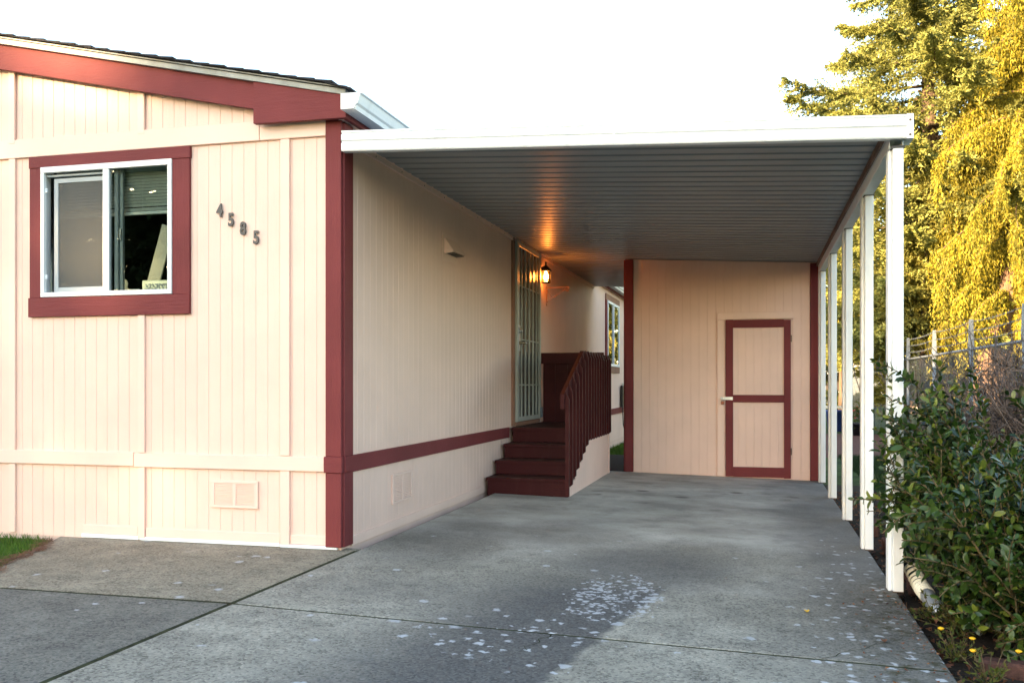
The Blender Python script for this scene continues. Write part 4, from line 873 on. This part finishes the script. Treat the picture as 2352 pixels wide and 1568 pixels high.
rng = np.random.default_rng(23)
# tall evergreens behind the camera, mirrored in the window and shading the front
BK = 'evergreens behind the camera'
for i, (bx_, by_, hh, rr) in enumerate(((-36.0, -41.0, 22.0, 6.6), (-43.5, -36.5, 22.5, 6.6), (-28.0, -47.0, 23.0, 6.6), (-39.0, -50.0, 25.0, 6.8), (-50.0, -30.0, 21.0, 6.4), (-44.5, -47.5, 24.0, 5.6))):  # last tree is added to close a sun gap over the front wall
    tree('evergreen_tree', ['dark evergreen mirrored in the front window', 'dark evergreen standing left of the mirrored one', 'dark evergreen nearest the road behind the camera', 'tall dark evergreen in the second row behind the camera', 'low dark evergreen at the far left behind the camera', 'dark evergreen added at the back of the group to close a sun gap'][i],
         (bx_, by_, -0.19), hh, 0.3, (lambda rr: (lambda f: rr * min(1.0, (1.04 - f) / 0.45) + 0.3))(rr), 'dark_leaf', 'bark_fir', 'fir', 88, (7.2, 7.2, 10, 10, 10, 4.0)[i], 0.46, 0.15, lo=0.8, group=BK)

rng = np.random.default_rng(5)
# ---- leafless twiggy shrub behind the privet
def twigs(name, label, base, n, h, spread, m, rad=0.006, kids=3):
    t = thing(name, label, 'shrub', base)
    S = []
    for i in range(n):
        a = rng.uniform(0, 2 * np.pi); tilt = min(0.62, abs(rng.normal(0, 0.36))); L = h * rng.uniform(0.65, 1.1)
        d = np.array([math.cos(a) * math.sin(tilt) * spread, math.sin(a) * math.sin(tilt) * spread, math.cos(tilt)]); b0 = np.array(base) + np.array([rng.normal(0, 0.16), rng.normal(0, 0.16), 0])
        p = [b0 + d * L * q + rng.normal(0, 0.018, 3) * (q > 0) for q in np.linspace(0, 1, 5)]
        S.append(([tuple(x) for x in p], [rad * (1 - 0.6 * q) for q in np.linspace(0, 1, 5)], 4))
        for k in range(kids):
            q = rng.integers(1, 5); d2 = unit(d + rng.normal(0, 0.7, 3)); l2 = L * rng.uniform(0.12, 0.35)
            S.append(([tuple(p[q]), tuple(p[q] + d2 * l2 * 0.5 + rng.normal(0, 0.01, 3)), tuple(p[q] + d2 * l2)], [rad * 0.5, rad * 0.4, rad * 0.25], 3))
    o = tubes('twigs', S, m, t); o['kind'] = 'stuff'; return t
twigs('bare_shrub', 'leafless grey-brown twiggy shrub behind the glossy bush', (2.35, 9.0, -0.19), 200, 1.5, 1.3, 'twig', 0.010, 9)
twigs('bare_shrub', 'leafless shrub closest to the right edge', (2.75, 8.0, -0.19), 200, 1.45, 1.2, 'twig', 0.010, 9)
twigs('bare_shrub', 'leafless shrub standing against the fence', (2.7, 11.0, -0.19), 150, 1.45, 1.3, 'twig', 0.010, 7)

# ---- glossy privet bush
pv = thing('privet_bush', 'large glossy dark green bush spilling in front of the carport posts', 'bush', (1.5, 5.8, -0.19))
def leaf_shape(fold):
    V = [(0, 0, 0), (-0.19, 0.20, fold * 0.8), (-0.25, 0.48, fold), (-0.18, 0.80, fold * 0.7), (0, 1.0, -0.05), (0.18, 0.80, fold * 0.7), (0.25, 0.48, fold), (0.19, 0.20, fold * 0.8), (0, 0.22, 0), (0, 0.5, 0.01), (0, 0.8, 0.0)]
    F = [[0, 8, 1], [1, 8, 9, 2], [2, 9, 10, 3], [3, 10, 4], [0, 7, 8], [7, 6, 9, 8], [6, 5, 10, 9], [5, 4, 10]]
    return np.array(V, float), F
LM = []
for fo in (0.04, 0.09, 0.13):
    v, f = leaf_shape(fo); me = bpy.data.meshes.new('leaf'); me.from_pydata(v.tolist(), [], f); me.materials.append(M['privet_leaf'])
    for p in me.polygons: p.use_smooth = True
    LM.append(me)
stems = []; leaves = []      # leaf = (pos, dir, normal, size)
def lim(z): return 0.112 + 0.075 * min(1.0, max(0.0, (0.40 - z) / 0.45))
def add_stem(b0, tip, r0, bend=0.12, leaf_from=0.25, step=0.032, size=0.062, side=True, free=False):
    b0, tip = np.array(b0, float), np.array(tip, float); L = np.linalg.norm(tip - b0); d = (tip - b0) / L
    per = unit(np.cross(d, rng.normal(0, 1, 3))); q = np.linspace(0, 1, 8)
    P = b0 + (tip - b0) * q[:, None] + per * (np.sin(q * np.pi) * bend * L)[:, None] + np.stack([0 * q, 0 * q, 0.10 * L * np.sin(q * np.pi)], 1)
    if not free and any(p[0] < lim(p[2]) * p[1] for p in P): return P
    stems.append(([tuple(p) for p in P], [r0 * (1 - 0.75 * x) + 0.0012 for x in q], 5))
    m_ = int(L * (1 - leaf_from) / step)
    for j in range(m_):
        t = leaf_from + (1 - leaf_from) * (j + rng.random() * 0.5) / m_; i = min(6, int(t * 7)); p = P[i] + (P[i + 1] - P[i]) * (t * 7 - i); ax = unit(P[i + 1] - P[i])
        ang = j * 1.57 + rng.normal(0, 0.3); u = unit(np.cross(ax, np.array([0.3, 0.2, 0.93]))); v = np.cross(ax, u); o_ = u * math.cos(ang) + v * math.sin(ang)
        for sgn in (1, -1):
            dd = unit(o_ * sgn * 0.85 + ax * 0.55 + rng.normal(0, 0.16, 3)); nn = unit(np.cross(np.cross(dd, ax + 0.01), dd) + rng.normal(0, 0.3, 3) + np.array([0, 0, 0.35]))
            leaves.append((p, dd, nn, size * rng.uniform(0.65, 1.2) * (1.0 if t < 0.9 else 0.75)))
    return P
for i in range(240):
    b0 = (1.50 + rng.normal(0, 0.14), (5.75 if i < 165 else 5.35) + rng.normal(0, 0.42), -0.17); a = rng.uniform(0, 2 * np.pi); el = rng.uniform(0.12, 1.35) if i < 165 else rng.uniform(0.02, 0.8); L = rng.uniform(0.75, 1.42) * (1.0 if i < 165 else 0.75)
    tip = np.array([b0[0] + math.cos(a) * math.cos(el) * L * 0.8, b0[1] + math.sin(a) * math.cos(el) * L * 1.0, -0.10 + math.sin(el) * L])
    if tip[2] > 1.02 and rng.random() < 0.75: tip[2] = rng.uniform(0.7, 1.0)
    tip[1] = max(tip[1], 4.75 + 0.3 * rng.random()); tip[0] = max(tip[0], (lim(tip[2]) + 0.012) * tip[1] + rng.uniform(0, 0.15))
    b0 = (max(b0[0], 1.2), max(b0[1], 5.1), b0[2]); rt_ = tip[0] / tip[1]; tip[2] = min(tip[2], 0.98 - 0.42 * min(1.0, max(0.0, (rt_ - 0.165) / 0.06)) + abs(rng.normal(0, 0.08)))
    P = add_stem(b0, tip, 0.008, leaf_from=0.30)
    for k in range(3):
        q = rng.integers(2, 7); d = unit(np.array(tip) - np.array(b0)) + rng.normal(0, 0.55, 3); d[2] += 0.25; tp = P[q] + unit(d) * rng.uniform(0.18, 0.42)
        tp[0] = max(tp[0], (lim(tp[2]) + 0.008) * tp[1]); add_stem(P[q], tp, 0.004, leaf_from=0.12)
# reaching shoots
nshoot = len(leaves)
for b0, tip in (((1.35, 6.0, 0.15), (0.56, 5.95, 0.50)), ((1.30, 6.05, 0.2), (0.66, 6.05, 0.42)), ((1.3, 6.1, 0.2), (0.72, 6.05, 0.74)), ((1.3, 6.3, 0.3), (0.70, 6.15, 0.92)), ((1.35, 6.2, 0.3), (0.78, 6.2, 0.62)), ((1.25, 6.0, 0.4), (0.82, 6.0, 1.10)), ((1.35, 6.3, 0.5), (0.92, 6.2, 1.02)), ((1.4, 6.0, 0.3), (0.90, 5.9, 0.86)), ((1.2, 6.1, 0.2), (0.86, 6.1, 0.34)), ((1.25, 6.3, 0.5), (0.72, 6.05, 1.34)), ((1.3, 6.2, 0.5), (0.80, 6.2, 1.12)), ((1.2, 6.1, 0.4), (0.78, 6.0, 0.98)),
                ((1.45, 6.1, 0.5), (1.27, 6.15, 1.30)), ((1.6, 6.0, 0.5), (1.42, 6.1, 1.16)), ((1.2, 6.4, 0.3), (0.84, 6.4, 0.78)), ((1.45, 6.3, 0.4), (1.02, 6.3, 1.02)), ((1.7, 6.1, 0.4), (1.55, 6.0, 1.05))):
    P = add_stem(b0, tip, 0.006, leaf_from=0.05, size=0.062, free=True)
    for q in (3, 5): add_stem(P[q], P[q] + rng.normal(0, 0.12, 3) + np.array([-0.03, 0, 0.12]), 0.003, leaf_from=0.1, free=True)
for i in range(14):
    add_stem((1.25 + rng.normal(0, 0.08), 6.1 + rng.normal(0, 0.15), rng.uniform(0.15, 0.6)), (rng.uniform(0.68, 0.86), rng.uniform(5.9, 6.3), rng.uniform(0.30, 1.08)), 0.005, leaf_from=0.15, free=True)
for i in range(26):
    r_ = rng.uniform(0.15, 0.29); y_ = rng.uniform(5.2, 6.6); z_ = rng.uniform(0.35, 0.6) + (0.25 if r_ < 0.19 else 0.0)
    add_stem((r_ * y_ + 0.05, y_, z_ - 0.2), (r_ * y_ + rng.normal(0, 0.06), y_ + rng.normal(0, 0.06), z_ + rng.uniform(0.2, 0.42)), 0.004, leaf_from=0.1, free=True)
tubes('branches', stems, 'stem', pv)
leaves = [l for i, l in enumerate(leaves) if l[0][2] > -0.16 and (i >= nshoot or l[0][0] > (lim(l[0][2]) + 0.004) * l[0][1])]
camp = np.array([0, 0, 1.2])
def frame(l):
    d = l[1]; n_ = unit(l[2] - d * np.dot(l[2], d)); s = np.cross(d, n_); return s, d, n_
order = sorted(range(len(leaves)), key=lambda i: (leaves[i][0][0] * 0.6 + leaves[i][0][1]) - leaves[i][3] * 6)
big = set(order[:300])
Vs = []; Fs = []; kv = 0
for i, l in enumerate(leaves):
    s, d, n_ = frame(l)
    if i in big:
        o = bpy.data.objects.new('leaf', LM[i % 3]); C.objects.link(o); o.parent = pv
        mt = Matrix.Identity(4)
        for r_ in range(3): mt[r_][0] = s[r_] * l[3]; mt[r_][1] = d[r_] * l[3]; mt[r_][2] = n_[r_] * l[3]; mt[r_][3] = l[0][r_] - WL[pv.name][r_]
        o.matrix_local = mt
    else:
        v, f = leaf_shape((0.04, 0.09, 0.13)[i % 3]); w = l[0] + (v[:, 0:1] * s + v[:, 1:2] * d + v[:, 2:3] * n_) * l[3]
        Vs.append(w); Fs += [[q + kv for q in fc_] for fc_ in f]; kv += 11
V = np.concatenate(Vs); me = bpy.data.meshes.new('foliage'); me.from_pydata((V - np.array(WL[pv.name])).tolist(), [], Fs); me.materials.append(M['privet_leaf'])
for p in me.polygons: p.use_smooth = True
o = bpy.data.objects.new('foliage', me); link(o, pv, WL[pv.name]); o['kind'] = 'stuff'

# ---- small weeds with yellow flowers at the driveway edge
def weed(name, label, base, n, h, flowers):
    t = thing(name, label, 'weed', base, 'weeds along the driveway edge'); S = []; c = []; d = []
    for i in range(n):
        a = rng.uniform(0, 6.28); L = h * rng.uniform(0.5, 1.1); e = rng.uniform(0.4, 1.3); dv_ = np.array([math.cos(a) * math.cos(e), math.sin(a) * math.cos(e), math.sin(e)]); p = [np.array(base) + dv_ * L * q + np.array([0, 0, -0.2 * L * q * q]) for q in (0, 0.5, 1)]
        S.append(([tuple(x) for x in p], 0.0018, 3))
        for q in range(10): u = rng.uniform(0.2, 1); c.append(np.array(base) + dv_ * L * u + np.array([0, 0, -0.2 * L * u * u])); d.append(dv_ + rng.normal(0, 0.8, 3))
    tubes('stalks', S, 'stem', t)
    c = np.array(c); o = leaf_mesh('leaves', sprays(c, np.array(d), rng.uniform(0.018, 0.045, len(c)), rng.uniform(0.005, 0.011, len(c))), 'weed_leaf', parent=t); o['kind'] = 'stuff'
    for (fx_, fy_, fz_) in flowers:
        tubes('flower_stalk', [([tuple(base), ((base[0] + fx_) / 2, (base[1] + fy_) / 2, fz_ * 0.4), (fx_, fy_, fz_)], 0.0016, 4)], 'stem', t)
        lathe('flower_head', (fx_, fy_, fz_), [(0.003, -0.006), (0.012, 0.0), (0.016, 0.005), (0.009, 0.010), (0.0, 0.011)], 'yellow_petal', t, 10)
weed('flowering_weed', 'straggly weed with yellow flower below the glossy bush', (1.06, 5.55, -0.18), 26, 0.24, [(1.16, 5.42, 0.03)])
weed('flowering_weed', 'weed with yellow flower leaning over the concrete edge', (0.97, 5.02, -0.18), 18, 0.20, [(0.895, 5.02, -0.02), (1.03, 4.98, -0.05)])
weed('flowering_weed', 'low weed with yellow flower nearest the camera', (1.02, 4.62, -0.18), 16, 0.20, [(0.97, 4.68, -0.03), (1.16, 4.68, -0.02)])
weed('leafy_weed', 'green leafy weed right of the drain hose', (1.00, 5.82, -0.18), 24, 0.22, [])
n = 1500; y_ = rng.uniform(3.6, 12.5, n); x_ = 0.88 + 0.85 * rng.random(n) ** 1.2; c_ = np.stack([x_, y_, -0.178 + 0.02 * rng.random(n)], 1); d_ = rng.normal(0, 1, (n, 3)); d_[:, 2] *= 0.25
o = leaf_mesh('leaf_litter', sprays(c_, d_, rng.uniform(0.02, 0.06, n), rng.uniform(0.008, 0.018, n), 0.05), 'needles', 'brown leaf litter scattered over the soil beside the driveway', 'leaf litter'); o['kind'] = 'stuff'
n = 160; y_ = rng.uniform(4.0, 6.3, n); x_ = 0.84 - 0.35 * rng.random(n) ** 2.5; c_ = np.stack([x_, y_, -0.025 * (x_ - X0) + 0.003], 1); d_ = rng.normal(0, 1, (n, 3)); d_[:, 2] *= 0.08
o = leaf_mesh('leaf_litter', sprays(c_, d_, rng.uniform(0.008, 0.028, n), rng.uniform(0.003, 0.007, n), 0.03), 'needles', 'small dry debris along the right edge of the concrete', 'leaf litter'); o['kind'] = 'stuff'
# ---- edging bricks
for i, (ex, ey, ez, rz, lab) in enumerate(((1.06, 7.05, -0.11, 12, 'weathered red-brown edging brick behind the corner post'), (1.03, 6.62, -0.11, -6, 'red-brown edging brick touching the corner post base'), (1.20, 4.86, -0.165, 62, 'long red-brown edging brick under the yellow flowers'), (1.46, 4.95, -0.16, 80, 'red-brown edging brick right of the flowers'), (1.07, 8.0, -0.11, 5, 'pinkish edging brick between the first two posts'), (1.05, 9.1, -0.11, -8, 'pinkish edging brick beyond the second post'))):
    o = box('edging_brick', ex - 0.055, ex + 0.055, ey - 0.16, ey + 0.16, ez - 0.07, ez + 0.05, 'brick', None, 0.012, (R(random.uniform(-5, 5)), R(random.uniform(-6, 6)), R(rz))); tag(o, lab, 'brick', 'edging bricks along the bed')
# ---- corrugated drain hose
hz = thing('drain_hose', 'cream ribbed drain hose with a steel elbow beside the corner post', 'hose', (0.98, 6.2, -0.15))
hp0, hp1 = Vector((0.955, 6.34, 0.04)), Vector((1.005, 6.06, -0.075)); hd_ = (hp1 - hp0)
pts = [tuple(hp0 + hd_ * t + Vector((0.008 * math.sin(t * 3), 0, -0.03 * math.sin(t * math.pi)))) for t in np.linspace(0, 1, 37)]
hc = tubes('hose_shade_core', [(pts, 0.041, 16)], 'black_rubber', hz)  # black core paints in the shade between the cream ribs
for i in range(9):
    k = i * 4 + 1
    tubes('hose_rib', [([pts[k - 1 + 0], pts[k], pts[k + 1], pts[min(36, k + 2)]], [0.042, 0.050, 0.050, 0.042], 16)], 'cream_plastic', hc)
e0 = Vector(pts[0]); tubes('black_coupling', [([tuple(e0 - hd_.normalized() * 0.16 + Vector((-0.01, 0, 0.05))), tuple(e0 - hd_.normalized() * 0.08 + Vector((-0.003, 0, 0.02))), tuple(e0 + hd_.normalized() * 0.012)], [0.047, 0.05, 0.051], 16)], 'black_rubber', hz)
e1 = Vector(pts[-1]); tubes('steel_elbow', [([tuple(e1 - hd_.normalized() * 0.01), tuple(e1 + hd_.normalized() * 0.06), tuple(e1 + Vector((0.03, -0.13, -0.05))), tuple(e1 + Vector((0.05, -0.19, -0.10)))], [0.042, 0.046, 0.05, 0.046], 16)], 'steel', hz)
# dead leaves on the concrete
for i, (lx, ly, lab) in enumerate(((0.28, 5.42, 'yellow fallen leaf lying on the concrete near the corner post'), (0.62, 4.92, 'brown fallen leaf on the mossy concrete edge'))):
    v, f = leaf_shape(0.10); s_ = 0.06; me_v = [(lx + a * s_, ly + b_ * s_, gz(lx) + 0.006 + c_ * s_ + 0.004) for a, b_, c_ in v]
    o = mesh_obj('fallen_leaf', me_v, f, 'yellow_petal' if i == 0 else 'needles', origin=(lx, ly, gz(lx)), smooth=True); tag(o, lab, 'leaf', 'fallen leaves')

# ------------------------------------------------------------------ things in the yards behind
nh = thing('neighbour_home', 'grey neighbouring home with white roof edge seen between posts', 'house', (4, 62, -0.19))
nw = box('wall', -2, 9.5, 60, 66, -0.19, 2.15, 'grey_wall', nh, 0); box('roof', -2.4, 9.9, 59.6, 66.4, 2.15, 2.75, 'white_roof', nh, 0.02)
for i in range(9): box('siding_course', -2.0, 9.5, 59.98, 60.0, 0.1 + i * 0.22, 0.1 + i * 0.22 + 0.19, 'grey_wall', nw, 0.004)
for x in (4.2, 7.3):
    w_ = box('window', x, x + 0.9, 59.95, 59.975, 0.7, 1.7, 'room', nh, 0); box('sill', x - 0.08, x + 0.98, 59.90, 59.949, 0.62, 0.69, 'white_vinyl', w_, 0.004); box('lintel', x - 0.08, x + 0.98, 59.90, 59.949, 1.71, 1.80, 'white_vinyl', w_, 0.004)
bs = thing('brown_outbuilding', 'low brown boarded outbuilding with white rails behind the fence', 'shed', (9.0, 46, -0.19))
bw = box('wall', 6.4, 11.0, 46, 49, -0.19, 1.75, 'brown_wall', bs, 0)
for i in range(10): box('siding_board', 6.4, 11.0, 45.965, 45.999, -0.1 + i * 0.19, -0.1 + i * 0.19 + 0.17, 'brown_wall', bw, 0.004)
box('white_rail', 6.3, 11.1, 45.90, 45.96, 0.85, 0.92, 'white_vinyl', bs, 0.004); box('white_rail', 6.3, 11.1, 45.90, 45.96, 0.0, 0.10, 'white_vinyl', bs, 0.004); box('roof', 6.2, 11.2, 45.7, 49.2, 1.76, 1.84, 'brown_wall', bs, 0.01)
for x in (7.45, 9.4): box('white_post', x, x + 0.10, 45.88, 45.899, -0.19, 1.75, 'white_vinyl', bs, 0.004)
tb_ = thing('garden_table', 'wooden topped garden table with white legs beyond the posts', 'table', (2.05, 27.6, -0.19))
box('table_top', 1.55, 2.60, 27.3, 27.9, 0.50, 0.56, 'board_wood', tb_, 0.004)
for x, rx in ((1.65, -12), (2.48, 12)):
    for yy in (27.4, 27.8): box('leg', x - 0.035, x + 0.035, yy - 0.035, yy + 0.035, -0.19, 0.50, 'white_vinyl', tb_, 0.004, (0, R(rx), 0))
bb = thing('blue_tub', 'blue plastic tub standing behind the garden table', 'tub', (2.30, 28.6, -0.19))
lathe('tub', (2.30, 28.6, -0.19), [(0.24, 0.0), (0.30, 0.55), (0.32, 0.56), (0.32, 0.60), (0.28, 0.60), (0.23, 0.1)], 'blue_bin', bb, 20); lathe('rim', (2.30, 28.6, 0.40), [(0.325, 0.0), (0.335, 0.012), (0.325, 0.025)], 'blue_bin', bb, 20)
def pot(x, y, m, label):
    t = thing('potted_plant', label, 'potted plant', (x, y, -0.19), 'potted plants in the yard')
    lathe('pot', (x, y, -0.19), [(0.13, 0.0), (0.18, 0.30), (0.20, 0.30), (0.20, 0.35), (0.16, 0.35)], 'black_rubber', t, 16)
    c = np.array([x, y, 0.38]) + rng.normal(0, 0.15, (260, 3)); o = leaf_mesh('leaves', sprays(c, rng.normal(0, 1, (260, 3)) + np.array([0, 0, 0.6]), rng.uniform(0.06, 0.13, 260), rng.uniform(0.02, 0.035, 260)), 'hedge_leaf', parent=t); o['kind'] = 'stuff'
    c = np.array([x, y, 0.46]) + rng.normal(0, 0.14, (40, 3)); o = leaf_mesh('blooms', sprays(c, rng.normal(0, 1, (40, 3)), rng.uniform(0.05, 0.08, 40), rng.uniform(0.02, 0.03, 40)), m, parent=t); o['kind'] = 'stuff'
pot(1.72, 29.6, 'red_pot', 'red flowering potted plant beyond the garden table'); pot(2.65, 26.2, 'red_pot', 'potted plant with a few red blooms right of the table')
# hedge mass along the far boundary
n = 26000; x = rng.uniform(-3, 40, n); yb = 52 + 3 * rng.random(n); z = -0.19 + (1.35 + 0.5 * np.sin(x * 0.9) + 0.3 * np.sin(x * 2.3)) * rng.random(n) ** 0.6
x = np.where((x > 2.5) & (x < 8.2) & (z > 0.75), x + 8, x)
o = leaf_mesh('far_hedge', sprays(np.stack([x, yb, z], 1), rng.normal(0, 1, (n, 3)), rng.uniform(0.14, 0.3, n), rng.uniform(0.05, 0.10, n)), 'hedge_leaf', 'sunlit hedge mass along the far boundary', 'hedge'); o['kind'] = 'stuff'
